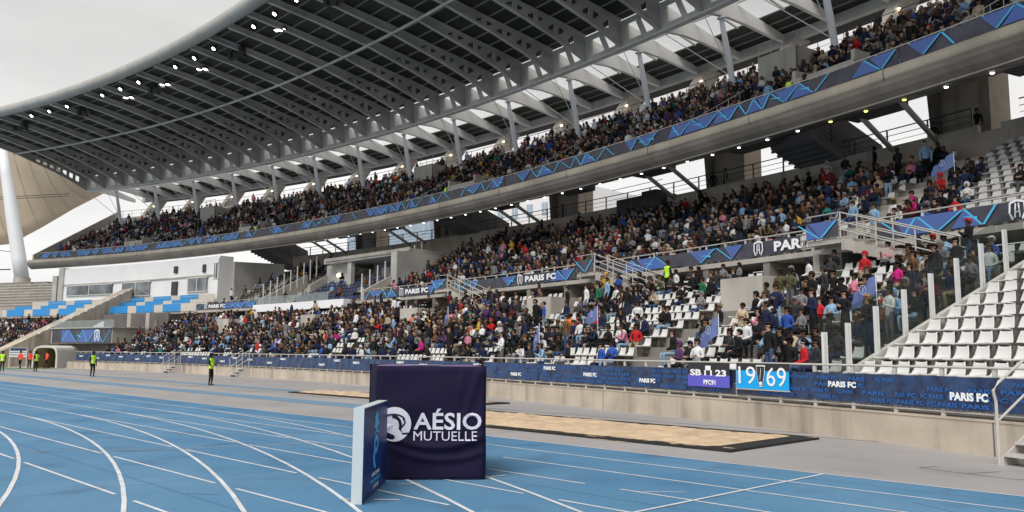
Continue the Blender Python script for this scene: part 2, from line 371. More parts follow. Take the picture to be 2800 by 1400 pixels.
# concourse: wall, floor, pillars, struts
mb = MB()
mb.sweep([(21.6, 11.0), (21.6, 12.98), (21.85, 12.98), (21.85, 12.6), (29.5, 12.6), (29.5, 12.3), (23, 12.3), (22.0, 11.0)], 28.05, 51.4, .6)
mb.sweep([(21.6, 11.0), (21.6, 12.85), (21.85, 12.85), (21.85, 12.6), (29.5, 12.6), (29.5, 12.3), (23, 12.3), (22.0, 11.0)], TR, 27.7, .6)
mb.arcbox(27.7, 28.05, 21.6, 29.5, 11.2, 12.59)
obj('concourse_wall', mb, 'wall_concrete', gs)
PIL = [18.8, 23.9, 28.95, 34.05, 39.35, 44.5, 48.6]
for q in PIL:
    mb = MB().arcbox(q-.45, q+.45, 25.2, 27.0, 12.6, 19.4)
    obj('pillar', mb, 'wall_concrete', gs)
    mb = MB().radial([(24.7, 12.6), (25.2, 12.6), (25.2, 18.3), (24.3, 17.3), (24.5, 15)], q+.4, .3); obj('pillar_fin', mb, 'shaded_grimy_concrete', gs)
    for dt in (-.2, .55): obj('brace', MB().tube([P(q+dt, 22.1, 12.6), P(q+dt-.35, 17.2, 14.1)], .14, 8), 'steel_paint', gs, True)
# upper deck
urows = 16
rim = [(14.3, 14.1), (13.8, 14.1), (13.5, 14.02), (13.36, 13.85), (13.36, 13.62), (13.52, 13.3), (13.75, 13.02), (14.05, 12.84), (14.3, 12.84)]
mb = MB().sweep([(14.3, 13.5)]+rim[:5]+[(13.42, 13.5)], TR, TL, .6); obj('rim_beam', mb, 'rim_concrete', gs, True)
obj('rim_underside', MB().sweep([(13.43, 13.499), (14.3, 13.499), (14.3, 12.84), (14.05, 12.84), (13.7, 13.06), (13.5, 13.3)], TR, TL, .6), 'shaded_grimy_concrete', gs)  # shade of the down-facing side is put into the concrete colour, with grime
for q in np.arange(17.7, 64, 2.49): obj('rim_joint', MB().arcbox(q, q+.012, 13.345, 13.5, 13.5, 13.9), 'dark_concrete', gs)
obj('drip_strip', MB().arctube(TR, TL, 14.02, 12.83, .035, 6), 'light_concrete', gs)
mb = MB().sweep([(14.05, 12.82), (18.3, 14.0), (18.3, 14.25), (14.05, 13.1)], TR, TL, .6); obj('soffit', mb, 'soffit_panel', gs)
mb = MB()
for q in np.arange(17.1, 64.5, .64):
    mb.radial([(14.1, 12.815), (18.2, 13.96), (18.2, 13.99), (14.1, 12.84)], q+.32, .03)
obj('soffit_joint', mb, 'dark_steel', gs)
# scalloped brackets below the inner edge
for q in PIL+[q_+2.5 for q_ in PIL]:
    obj('soffit_bracket', MB().arcbox(q-.45, q+.45, 17.4, 18.6, 13.72, 14.1), 'soffit_panel', gs)
up_ = [(14.3, 12.9), (14.3, 14.1)]+steps(14.1, .5, 14.7, urows)[1:]+[(27.6, UZ(15)), (27.6, UZ(15)-.4), (18.4, 14.25)]
mb = MB().sweep(up_, TR, TL, .6); obj('upper_terrace', mb, 'concrete', gs)
mb = MB().radial([(14.3, 12.9), (14.3, 14.9), (27.4, 23.0), (27.6, 21.0), (18.6, 13.9)], TL+.05, .25); obj('end_wall', mb, 'light_concrete', gs)
mb = MB().arcbox(TR, TL, 27.3, 27.5, UZ(15), 22.0); obj('rear_parapet', mb, 'light_concrete', gs)
# stairs seen from below, rising from the concourse into the upper deck
for q in (20.0, 30.9, 42.2, 52.5):
    st = obj('concourse_stair', MB().radial([(19.0, 14.2), (19.2, 13.7), (24.6, 11.9), (25.6, 12.2), (25.4, 14.2), (20, 16)], q, 2.9), 'dark_concrete', gs)
    mb = MB()
    for k in range(11): mb.arcbox(q-.48, q+.48, 19.3+.48*k, 19.42+.48*k, 13.55-.16*k, 13.68-.16*k)
    obj('step_edge', mb, 'soffit_panel', st)
    mb = MB()
    for h in (.15, .4, .65, .9): mb.tube([P(q-.52, 19.5, 14+h), P(q-.52, 25.4, 12.2+h)], .02, 5)
    for o in (20.5, 22.5, 24.5): mb.tube([P(q-.52, o, 13.7-.3*(o-20.5)), P(q-.52, o, 14.7-.3*(o-20.5))], .03, 5)
    obj('handrail', mb, 'dark_steel', st)
# downlights in the soffit
k = 0
for q in np.arange(19.0, 64, .635):
    o = 15.6; z = 12.82+(o-14.05)*.2315
    mb = MB(); c = Vector(P(q, o, z-.03)); mb.tube([c+Vector((0, 0, .03)), c], [.09, .075], 10)
    obj('downlight', mb, 'spot_yellow' if 27.6 < q < 29.2 else 'spot_lamp', gs); k += 1
# upper vomitory boxes with stair rails
for i, q in enumerate((21.5, 31.9, 44.6, 57.0)):
    mb = MB().arcbox(q-.45, q+.45, 22.0, 22.2, 18.0, 20.7).arcbox(q-.45, q-.38, 22.0, 26, 18, 20.7).arcbox(q+.38, q+.45, 22.0, 26, 18, 20.7).arcbox(q-.45, q+.45, 22.0, 26.2, 20.7, 20.8).arctube(q-.45, q+.45, 22.1, 21.7, .03, 5)
    for dq in (-.45, -.15, .15, .45): mb.tube([P(q+dq, 22.1, 20.7), P(q+dq, 22.1, 21.7)], .025, 4)
    obj('upper_vomitory', mb, 'light_concrete', gs)
for i, q in enumerate((29.3, 40.2, 51.5, 58.9)):
    mb = MB().arcbox(q-.6, q+.6, 15.6, 15.75, 14.1, 15.9).arcbox(q-.6, q-.53, 15.7, 17.4, 14.1, 16.4).arcbox(q+.53, q+.6, 15.7, 17.4, 14.1, 16.4)
    obj('upper_vomitory', mb, 'light_concrete', gs)
# radial wall under the glass screen
obj('dividing_wall', MB().radial([(.4, .7), (.4, 1.2), (9.0, 5.0), (9.6, 5.0), (9.6, 4.4), (1, .7)], GL, .16), 'steel_paint', gs)
# big stair ramp at the left
ramp = obj('stair_ramp', MB().radial([(-3, 0), (-3, 1.5), (-1.8, 1.75), (12.6, 9.35), (12.6, 7.4), (3.9, 2.15), (3.2, 0)], 57.6, 1.9), 'wall_concrete', gs)
mb = MB()
for k in range(13): mb.radial([(1.5+.85*k, 3.55+.45*k), (1.5+.85*k, 3.72+.45*k), (1.85+.85*k, 3.9+.45*k), (1.85+.85*k, 3.72+.45*k)], 57.1, .5)
obj('stair_step', mb, 'seat_grey', ramp)
# balcony box with printed panel left of the crowd
bal = obj('balcony', MB().arcbox(52.3, 56.6, 2.1, 5.5, 2.55, 4.1).arcbox(52.2, 56.7, 1.9, 5.6, 4.1, 4.2), 'light_concrete', gs)
obj('glass_parapet', MB().arcbox(52.3, 56.6, 2.2, 2.23, 4.2, 4.95), 'glass', bal)
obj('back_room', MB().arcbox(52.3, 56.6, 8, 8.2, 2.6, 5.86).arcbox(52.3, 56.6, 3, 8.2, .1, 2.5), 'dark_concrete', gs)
for q in (53.1, 54.35): obj('back_room_wall', MB().arcbox(q-.12, q+.12, 7, 8.0, 4.1, 5.86), 'light_concrete', gs)
# VIP balcony
vip = obj('white_balcony', MB().arcbox(42.6, 47.7, 9.2, 9.85, 5.62, 6.3), 'facade_white', gs)
obj('glass_parapet', MB().arcbox(43.6, 47.7, 9.5, 9.53, 6.3, 7.05), 'glass', vip)
vb = obj('lounge_block', MB().radial([(13.2, 7.0), (13.2, 8.3), (17.0, 10.4), (21.6, 10.6), (21.6, 7)], 46.6, .3).arcbox(45.3, 46.6, 15.2, 15.4, 7, 10.4)
         .arcbox(41.9, 46.3, 14.2, 21.6, 10.4, 10.85).arcbox(41.7, 42.0, 12.6, 21.6, 6.1, 10.4).arcbox(44.9, 45.1, 14.4, 14.8, 6.5, 10.4), 'steel_paint', gs)
obj('lounge_glazing', MB().arcbox(42.0, 44.9, 17.0, 17.1, 7, 10.4), 'dark_window', vb)
obj('roof_fascia', MB().arcbox(41.8, 46.2, 14.05, 14.2, 10.6, 10.9), 'light_concrete', vb)
c = Vector(P(45.9, 15.1, 9.3)); e = Vector((math.cos(R(45.9)), math.sin(R(45.9)), 0))
obj('round_lamp', MB().tube([c, c-e*.08], [.22, .2], 16), 'wall_lamp', vb)
for q in (47.7, 42.0): obj('stair_parapet', MB().radial([(9.9, 6.1), (9.9, 6.9), (15.2, 9.7), (15.2, 8.4), (11, 6.1)], q, .3), 'light_concrete', gs)
# press box at the left
pb = obj('press_box', MB().arcbox(52.0, 62.2, 13.2, 14.9, 7.3, 12.45).arcbox(52.0, 52.3, 13.05, 13.2, 7.3, 12.2), 'cladding', gs)
obj('side_wall', MB().radial([(14.9, 7), (14.9, 11.9), (21.6, 12.2), (21.6, 7)], 51.95, .3), 'steel_paint', gs)
obj('ledge', MB().arcbox(52.3, 62.2, 13.05, 13.2, 10.25, 10.4), 'steel_paint', pb)
for a_, b_, z0, z1, mt in ((58.9, 61.9, 8.9, 10.1, 'dark_window'), (56.4, 58.2, 8.5, 10.1, 'dark_window'), (54.6, 54.95, 8.3, 9.9, 'dark_steel'), (52.7, 53.9, 8.6, 10.1, 'dark_window'), (54.65, 54.85, 10.9, 11.7, 'dark_steel'), (52.85, 53.0, 10.7, 11.6, 'dark_steel'), (52.05, 52.25, 9.9, 11.6, 'dark_window')):
    wdw = obj('window' if mt == 'dark_window' else ('door' if z0 < 9 else 'loudspeaker'), MB().arcbox(a_, b_, 13.0, 13.19, z0, z1), mt, pb)
    if mt == 'dark_window': obj('frame', MB().arcbox(a_-.06, b_+.06, 12.97, 13.17, z1, z1+.1).arcbox(a_-.06, b_+.06, 12.97, 13.17, z0-.08, z0).arcbox((a_+b_)/2-.02, (a_+b_)/2+.02, 12.96, 13.0, z0, z1), 'white_steel', wdw)
obj('end_pier', MB().arcbox(62.2, 62.5, 13.0, 14.5, 7.3, 12.6).arcbox(62.6, 62.9, 13.0, 14.5, 7.3, 11.6), 'steel_paint', gs)
# press desks: blue stepped panels
pd = obj('press_desks', MB().arcbox(51.6, 64.6, 9.86, 9.9, 6.12, 6.95).arcbox(51.6, 64.4, 11.2, 11.24, 6.7, 7.5).arcbox(51.9, 63.9, 12.5, 12.54, 7.3, 8.15), 'beige_panel', gs)
for row, (o, z0, z1) in enumerate(((9.83, 6.14, 6.97), (11.17, 6.8, 7.52), (12.47, 7.4, 8.17))):
    q = 52.6+row*.15
    while q < 63.4:
        if not 56.7 < q < 58.2: obj('blue_panel', MB().arcbox(q, q+1.15, o-.02, o+.02, z0, z1), 'panel_blue', pd)
        q += 1.75
obj('desk_rail', MB().arctube(58.6, 64.4, 11.0, 7.8, .02, 5).arctube(52, 57, 11.0, 7.8, .02, 5), 'galv', pd)
# ------------------------------------------------------------------ roof
def skin(o):   # height of the roof skin above offset o
    return float(np.interp(o, [.5, 5, 10, 15, 18, 21, 27, 32], [29.95, 29.55, 29.0, 28.25, 27.85, 27.35, 25.95, 24.95]))
rf_pts = [(.6, skin(.6)), (5, skin(5)), (10, skin(10)), (14, skin(14)), (18, skin(18)), (21.2, skin(21.2))]
RT0 = 19.0
rp = rf_pts+[(o, z+.12) for o, z in rf_pts[::-1]]
mb = MB().sweep(rp, RT0, 65.1, .62)
rp2 = [(27.0, skin(27)), (32, skin(32)), (32, skin(32)+.12), (27, skin(27)+.12)]
mb.sweep(rp2, RT0, 64.0, .62)
roof = obj('roof', mb, 'roof_sheet', gs)
mb = MB()
for o in list(np.arange(1.8, 21, 1.55))+[27.9, 28.8, 29.7, 30.6]: mb.sweep([(o, skin(o)-.12), (o+.07, skin(o)-.12), (o+.07, skin(o)-.004), (o, skin(o)-.004)], RT0, 65.0 if o < 22 else 63.9, .62)
obj('purlins', mb, 'roof_purlin', roof)
mb = MB().sweep([(21.2, skin(21.2)+.1), (27.0, skin(27)+.1), (27, skin(27)+.13), (21.2, skin(21.2)+.13)], RT0, 65.0, .62); obj('skylight', mb, 'skylight', roof)
mb = MB()
for q in np.arange(19.0, 65, 1.245): mb.radial([(21.3, skin(21.3)-.05), (27, skin(27)-.05), (27, skin(27)+.09), (21.3, skin(21.3)+.09)], 63.4-1.245*round((63.4-q)/1.245)+.62, .12)
for o in (24.4,): mb.sweep([(o, skin(o)-.12), (o+.12, skin(o)-.12), (o+.12, skin(o)+.08), (o, skin(o)+.08)], RT0, 65, .62)
obj('skylight_bars', mb, 'steel_paint', roof)
obj('front_tube', MB().arctube(RT0-2, 66.5, .35, 29.72, .58, 16), 'front_tube', roof, True)
obj('tie_tube', MB().arctube(RT0, 64.7, 10, 28.12, .13, 8), 'steel_paint', roof, True)
obj('rear_beam', MB().sweep([(29.6, 24.7), (30.1, 24.7), (30.1, 25.4), (29.6, 25.4)], RT0, 64.2, .62), 'steel_paint', roof)
bot = lambda o: float(np.interp(o, [1, 5, 10, 15, 18, 21.3], [29.35, 28.95, 28.2, 27.05, 26.2, 25.0]))
topz = lambda o: skin(o)-.17
RAF = [63.4-1.245*k for k in range(-1, 34)]
def rafter(q, end=False):
    mb = MB(); tw = .05
    def web(o0, o1, f0, f1, g0=None, g1=None):  # part of the web between height fractions
        g0 = f0 if g0 is None else g0; g1 = f1 if g1 is None else g1
        H_ = lambda o, f: bot(o)+(topz(o)-bot(o))*f
        mb.radial([(o0, H_(o0, f0)), (o1, H_(o1, g0)), (o1, H_(o1, g1)), (o0, H_(o0, f1))], q, tw)
    xs = [.9, 3, 5, 7, 9, 11, 12.6]
    for a_, b_ in zip(xs, xs[1:]): web(a_, b_, 0, 1)
    o = 12.6; i = 0
    while o < 19.7:
        web(o, o+.45, 0, 1)
        a_, b_ = o+.45, o+1.02
        if end: web(a_, b_, 0, .3); web(a_, b_, .72, 1)
        elif i % 2: web(a_, b_, 0, .28, 0, .62); web(a_, b_, .74, 1)
        else: web(a_, b_, 0, .26); web(a_, b_, .42, 1, .76, 1)
        o += 1.02; i += 1
    web(o, 21.0, 0, 1)
    ps = [.9, 5, 10, 15, 18, 21.0]
    for a_, b_ in zip(ps, ps[1:]):
        mb.radial([(a_, bot(a_)-.05), (b_, bot(b_)-.05), (b_, bot(b_)), (a_, bot(a_))], q, .32)
        mb.radial([(a_, topz(a_)), (b_, topz(b_)), (b_, topz(b_)+.05), (a_, topz(a_)+.05)], q, .32)
    return mb
for k, q in enumerate(RAF):
    obj('rafter', rafter(q, k == 0), 'steel_paint', roof)
    hb = [(21.25, 25.0), (22.2, 25.12), (23.5, 25.22), (25.5, 25.12), (28, 24.85), (29.6, 24.75)]
    obj('rear_rafter', MB().radial(hb+[(29.6, skin(29.6)-.2), (26, skin(26)-.2), (21.25, skin(21.25)-.2)], q, .3), 'white_steel', roof)
for a_, b_ in zip(RAF, RAF[1:]):
    mb = MB(); d_ = a_-b_; T_ = lambda f: b_+d_*f; o0, o1 = 21.0, 21.22
    zb, zt = 24.95, 27.1
    mb.arcbox(T_(0), T_(1), o0, o1, zb, zb+.42); mb.arcbox(T_(0), T_(1), o0, o1, zt-.35, zt)
    for f0, f1 in ((0, .16), (.84, 1)): mb.arcbox(T_(f0), T_(f1), o0, o1, zb+.42, zt-.35)
    mb.hexa([P(T_(.46), o0, zb+.42), P(T_(.36), o0, zb+.42), P(T_(.36), o1, zb+.42), P(T_(.46), o1, zb+.42), P(T_(.62), o0, zt-.35), P(T_(.52), o0, zt-.35), P(T_(.52), o1, zt-.35), P(T_(.62), o1, zt-.35)])
    obj('truss_panel', mb, 'steel_paint', roof)
obj('truss_chord', MB().sweep([(20.85, 24.85), (21.4, 24.85), (21.4, 24.94), (20.85, 24.94)], RAF[-1], RAF[0], .62), 'white_steel', roof)
CO = [63.4-2.49*k for k in range(0, 18)]
for q in CO:
    a_, b_ = Vector(P(q, 22.9, 25.1)), Vector(P(q, 24.1, 19.9)); l = lambda f: a_.lerp(b_, f)
    obj('column', MB().tube([l(0), l(.02), l(.025), l(.06), l(.5), l(.94), l(1)], [.3, .3, .16, .17, .24, .2, .2], 12), 'mast_paint', gs, True)
    obj('pylon', MB().radial([(26.4, 21.0), (28.6, 21.0), (31.2, 24.9), (29.4, 24.9)], q-.2, .8), 'light_concrete', gs)
    c = Vector(P(q-.35, 28.6, 23.6)); obj('pylon_lamp', MB().tube([c, c+Vector((.1, -.1, 0))], .09, 8), 'wall_lamp', gs)
    obj('stay_cable', MB().tube([P(q+1.245, 21.1, 25.0), P(q, 24.0, 21.0)], .035, 5).tube([P(q, 21.1, 25.0), P(q, 24.0, 21.0)], .03, 5), 'white_steel', roof)
# rear fence of the upper deck
mb = MB().arctube(TR, TL, 27.4, 23.0, .03, 5).arctube(TR, TL, 27.4, 22.5, .015, 4)
for q in np.arange(TR, TL, .6): mb.tube([P(q, 27.4, 22.0), P(q, 27.4, 23.0)], .025, 4)
obj('rear_fence', mb, 'dark_steel', gs)
# concourse fence
mb = MB()
for a_, b_, o, z in ((28.15, 50.9, 21.75, 12.98), (TR, 27.45, 21.75, 12.85)):
    for h, r_ in ((.95, .035), (.62, .02), (.3, .015)): mb.arctube(a_, b_, o, z+h, r_, 5)
    for q in np.arange(a_, b_, .72): mb.box(P(q, o, z+.48), (.09, .05, .98), R(q))
obj('concourse_fence', mb, 'dark_steel', gs)
# floodlights
for k in range(0, 24):
    if k in (3, 7, 11, 15, 19): continue
    q = 59.3-1.27*k
    er = Vector((-math.cos(R(q)), -math.sin(R(q)), 0)); dn = (er*.75+Vector((0, 0, -1))).normalized(); c = Vector(P(q, 2.3, 29.35))
    fl = obj('floodlight', MB().tube([c-dn*.28, c-dn*.1, c+dn*.12], [.1, .22, .24], 12), 'dark_steel', roof, True)
    obj('lens', MB().tube([c+dn*.125, c+dn*.14], [.17, .17], 14), 'lamp', fl)
for q in (53.5, 51.0, 48.5, 43.6):
    c = Vector(P(q, 4.0, 29.2)); a_ = R(q)
    fl = obj('light_panel', MB().box(c, (.45, 1.1, .22), a_+.5), 'dark_steel', roof)
    obj('lens', MB().box(c-Vector((0, 0, .13)), (.36, .95, .03), a_+.5), 'lamp', fl)
for q in (61.1, 56.5, 51.5, 46.2, 40.5, 34.5):
    mb = MB()
    for i in range(5):
        c = Vector(P(q+.16*(i-2), 3.9+.35*(i % 2), 29.1-.2*(i % 3))); mb.box(c, (.5, .55, .6), R(q)+.4*i)
        mb.tube([c+Vector((0, 0, .3)), c+Vector((.1, .2, 1.2))], .03, 4)
    mb.tube([P(q-.6, 4, 29.5), P(q+.6, 4.2, 29.5)], .05, 5)
    obj('speaker_cluster', mb, 'dark_steel', roof)
# ------------------------------------------------------------------ things at the far left
ms = thing('roof_mast', 'tall white leaning steel mast on a concrete base, at the left edge beyond the stand', 'mast')
a_, b_ = Vector(P(70.35, 26, 13.0)), Vector(P(72.3, 26, 34.6))
obj('shaft', MB().tube([a_.lerp(b_, f) for f in (0, .15, .5, .8, 1)], [1.05, 1.05, .98, .8, .62], 18), 'mast_paint', ms, True)
obj('collar', MB().tube([a_-Vector((0, 0, .7)), a_+Vector((0, 0, .15))], [1.22, 1.22], 18), 'light_concrete', ms)
obj('base_block', MB().arcbox(69.2, 71.2, 24.5, 27.5, 7, 12.3).radial([(24.5, 12.3), (27.5, 12.3), (27.5, 9), (24.5, 9)], 68.6, 3), 'concrete', ms)
mb = MB().tube([P(72.6, 26, 18), P(70.6, 25.6, 17.2)], .05, 5).tube([P(72.4, 26, 14.6), P(70.9, 25.3, 14.5)], .1, 5)
obj('bracket', mb, 'dark_steel', ms)
mr = thing('membrane_roof', 'beige ribbed membrane roof of the neighbouring stand behind the white mast', 'roof')
top_ = [(84, 50), (81, 46), (78.5, 44), (76.5, 42), (74.5, 38), (72.6, 33)]; bot_ = [(84, 21.0), (81, 21.4), (78, 22.2), (76.2, 25.2), (74.3, 28.6), (72.0, 31.9)]
vs = []; fs = []; K = 8
for (ta, za), (tb, zb) in zip(top_, bot_):
    for j in range(K+1):
        f = j/K; vs.append(P(ta+(tb-ta)*f, 40+8*f, za+(zb-za)*f-1.2*math.sin(math.pi*f)))
n_ = len(vs)
for j in range(n_): v = vs[j]; vs.append((v[0]+.1, v[1]+.35, v[2]+.1))
for i in range(5):
    for j in range(K): a0 = i*(K+1)+j; fs += [(a0, a0+1, a0+K+2, a0+K+1), (a0+n_, a0+K+1+n_, a0+K+2+n_, a0+1+n_)]
for i in range(5): a0 = i*(K+1)+K; fs.append((a0, a0+n_, a0+K+1+n_, a0+K+1))
obj('canopy', MB().add(vs, fs), 'membrane', mr, True)
mb = MB()
for i in range(11):
    f = i/10*4.99; k = int(f); g_ = f-k
    pts = [Vector(vs[k*(K+1)+j]).lerp(Vector(vs[(k+1)*(K+1)+j]), g_)+Vector((-.06, -.12, 0)) for j in range(K+1)]; mb.tube(pts, .05, 4)
obj('ribs', mb, 'steel_paint', mr)
mb = MB()
for zz, t0_, t1_ in ((30.5, 80, 73.2), (30.1, 80, 73.2), (24.2, 84, 78.2), (23.4, 84, 78.2)): mb.tube([P(t0_, 41, zz-.6), P(t1_, 43, zz)], .06, 4)
for i in range(9): mb.tube([P(83.5-.6*i, 41, 24.0), P(83.2-.6*i, 44, 20.8+.2*i)], .07, 4)
obj('truss', mb, 'dark_steel', mr)
# buildings seen through the concourse
def block(name, label, t0, t1, o, z1, mt, wins, floors):
    b = thing(name, label, 'building'); obj('wall', MB().arcbox(t0, t1, o, o+12, 0, z1), mt, b)
    for i in range(wins):
        for j in range(floors):
            q = t0+(t1-t0)*(i+.3)/wins; zz = z1-1.6-3.2*j
            fr = obj('window', MB().arcbox(q, q+(t1-t0)*.4/wins, o-.06, o+.1, zz-1.7, zz), 'facade_glass', b)
            obj('frame', MB().arcbox(q+(t1-t0)*.19/wins, q+(t1-t0)*.21/wins, o-.1, o-.06, zz-1.7, zz), 'white_steel', fr)
block('apartment_building', 'white apartment building with small windows, under the upper deck beside the dark camera platform', 45.2, 49.5, 50, 23.5, 'facade_white', 6, 4)
block('office_building', 'pale building with bluish glass, seen under the upper deck left of the curved stair', 52.8, 57.5, 50, 23, 'facade_glass', 7, 4)
# camera platform
cp = thing('camera_platform', 'black boxy equipment platform at the back of the middle deck', 'platform')
obj('crate_stack', MB().arcbox(34.8, 36.2, 21.0, 22.6, 11.4, 13.3).arcbox(35.0, 35.45, 21.2, 22.4, 13.3, 13.6), 'dark_steel', cp)
obj('panel_seams', MB().arcbox(35.22, 35.25, 20.97, 21.0, 11.5, 13.3).arcbox(35.7, 35.73, 20.97, 21.0, 11.5, 13.3).arcbox(34.8, 36.2, 20.97, 21.0, 12.3, 12.34), 'soffit_panel', cp)
obj('rail', MB().arctube(34.7, 36.3, 20.9, 14.1, .025, 5), 'galv', cp)
# ------------------------------------------------------------------ railings
def railing(name, label, t0, t1, off, z0, ztop, zlow, step, group, bal=True, posts_max=96):
    t = thing(name, label, 'railing', group=group)
    obj('top_rail', MB().arctube(t0, t1, off, ztop, .03, 6), 'galv', t, True)
    obj('lower_rail', MB().arctube(t0, t1, off, zlow, .022, 6), 'galv', t, True)
    q = t0; n = 0
    while q < t1 and n < posts_max:
        obj('post', MB().box(P(q, off+.02, (z0+ztop)/2), (.05, .09, ztop-z0), R(q)), 'galv', t); q += step; n += 1
    if bal:
        mb = MB(); q = t0
        while q < t1: mb.box(P(q, off, (zlow+ztop-.2)/2), (.014, .014, ztop-.2-zlow), R(q)); q += .05
        obj('balusters', mb, 'galv', t)
    return t
railing('railing', 'front railing of galvanised steel on the pale wall along the lowest seats', 21.63, 53.4, .08, .68, 1.68, .78, .408, 'railings of the stand')
railing('railing', 'middle railing along the edge of the middle deck above the dark recesses', 17.0, 41.9, 10.0, 6.1, 6.98, 6.22, .408, 'railings of the stand')
railing('railing', 'left railing in front of the black seats beside the white balcony', 47.8, 54.0, 10.0, 6.1, 6.98, 6.22, .408, 'railings of the stand')
railing('railing', 'upper railing along the rounded concrete rim of the top deck', TR, 64.6, 14.15, 14.1, 15.05, 14.25, .52, 'railings of the stand')
def deco(mb, t0, t1, off, z0, z1, push=.02, gaps=()):
    """angular print: royal blue triangles and cyan strokes (materials 1, 2)"""
    q = t0; top = True; mlen = 57.3/(R0+off); h = z1-z0
    def pt(q_, f, p_=push): return P(q_, off-p_, z0+h*f)
    while q < t1:
        dq = random.uniform(.5, 1.15)*mlen*(1+.6*(h > .8))
        if any(a < q+dq/2 < b for a, b in gaps): q += dq; continue
        a, b = (.98, .02) if top else (.02, .98)
        if random.random() < .6: mb.poly([pt(q, a), pt(min(q+dq*1.7, t1), a), pt(min(q+dq, t1), b)], 1)
        wd = .10*mlen
        if random.random() < .95: mb.poly([pt(q, a, push+.006), pt(q+wd, a, push+.006), pt(q+dq*.9+wd, b, push+.006), pt(q+dq*.9, b, push+.006)], 2)
        if random.random() < .3: mb.poly([pt(q+dq*.3, .35, push+.009), pt(q+dq*.3, .5, push+.009), pt(q+dq*1.1, .6, push+.009)], 2)
        if random.random() < .10: q += dq*2
        q += dq; top = not top
def cloth(mb, t0, t1, off, z0, z1, amp=.02, m=0, n=None, sag=.03):
    n = n or int((t1-t0)/.12)+1; vs = []; fs = []; K = 4; ph = random.random()*6
    for i in range(n+1):
        q = t0+(t1-t0)*i/n
        for j in range(K+1):
            f = j/K; vs.append(P(q, off+amp*math.sin(q*17+f*2+ph)*math.cos(q*5.1)*(1-f*.4), z0+(z1-z0)*f-sag*abs(math.sin(q*7.7))*(1 if j == K else (.6 if j == 0 else .3))))
    N_ = len(vs); vs += [(P_[0]+.012, P_[1]+.012, P_[2]) for P_ in vs]
    for i in range(n):
        for j in range(K): a = i*(K+1)+j; fs += [(a, a+1, a+K+2, a+K+1), (a+N_, a+N_+K+1, a+N_+K+2, a+N_+1)]
    mb.add(vs, fs, m)
def crest(mb, th, off, z, h, m=3, push=.03):
    k = math.degrees(1/(R0+off))*h
    def L(pts, w_):
        for (x0, y0), (x1, y1) in zip(pts, pts[1:]):
            d_ = math.hypot(x1-x0, y1-y0) or 1; nx, ny = -(y1-y0)/d_*w_, (x1-x0)/d_*w_
            mb.poly([P(th-(x+a*nx)*k, off-push, z+(y+a*ny)*h) for x, y, a in ((x0, y0, 1), (x1, y1, 1), (x1, y1, -1), (x0, y0, -1))], m)
    L([(-.38, .9), (-.42, .35), (-.25, 0)], .05); L([(.38, .9), (.42, .35), (.25, 0)], .05)
    L([(-.38, .9), (0, 1.0), (.38, .9)], .06); L([(-.08, .85), (-.14, .1)], .04); L([(.08, .85), (.14, .1)], .04); L([(-.14, .4), (.14, .4)], .03)
BM = ['banner_grey', 'banner_royal', 'banner_cyan', 'print_white']
# upper banner (panels of cloth tied to the rail)
q = 17.0; i = 0
UB = [17.0, 22.4, 27.6, 32.6, 37.7, 42.9, 48.3, 53.6, 58.7, 64.55]
places = ['at the far right', 'right of the yellow lit soffit', 'above the curved concourse stair', 'above the black camera platform', 'above the steward in yellow', 'above the white balcony', 'above the black seats', 'above the white press box', 'at the pointed left tip']
for a_, b_, pl in zip(UB, UB[1:], places):
    mb = MB(); cloth(mb, a_, b_-.03, 14.08, 14.27, 14.98, .03); deco(mb, a_, b_-.1, 14.08, 14.27, 14.95, .06)
    tag(obj('banner', mb, BM), 'grey banner with blue triangles on the top deck railing, '+pl, 'banner', 'banners on the top deck railing')
MBN = [(17.0, 22.2, 'beyond the glass screen', []), (22.4, 27.0, 'above the seated group by the glass screen', [(25.25, 'c')]), (28.2, 32.6, 'between the two nearest landings', [(28.2, 't'), (28.95, 'c')]), (33.45, 37.75, 'right of the middle landing', [(34.55, 't'), (35.25, 'c')]), (38.6, 41.9, 'left of the farthest landing', [(39.4, 't'), (40.1, 'c')]), (47.9, 53.6, 'below the black seats', [(50.3, 't'), (51.0, 'c')])]
for a_, b_, pl, tx in MBN:
    mb = MB(); cloth(mb, a_, b_, 9.93, 6.18, 6.82, .02)
    gp = [(c_-.6, c_+.6) if k_ == 't' else (c_-.25, c_+.25) for c_, k_ in tx]
    deco(mb, a_, b_-.1, 9.93, 6.18, 6.8, .045, gp)
    for c_, k_ in tx:
        if k_ == 'c': crest(mb, c_, 9.93, 6.2, .6, 3, .06)
    o = tag(obj('banner', mb, BM), 'dark banner with cyan strokes on middle rail, '+pl, 'banner', 'banners on the middle railing')
    for c_, k_ in tx:
        if k_ == 't':
            m2 = MB(); arc_text(m2, 'PARIS FC', c_, 9.93, 6.33, .34, 3.15, bold=.045, push=.06)
            if c_ < 28.5: m2 = MB(); arc_text(m2, 'PAR', 28.72-.31, 9.93, 6.3, .4, 1.5, bold=.045, push=.06)
            obj('lettering', m2, 'print_white', o)
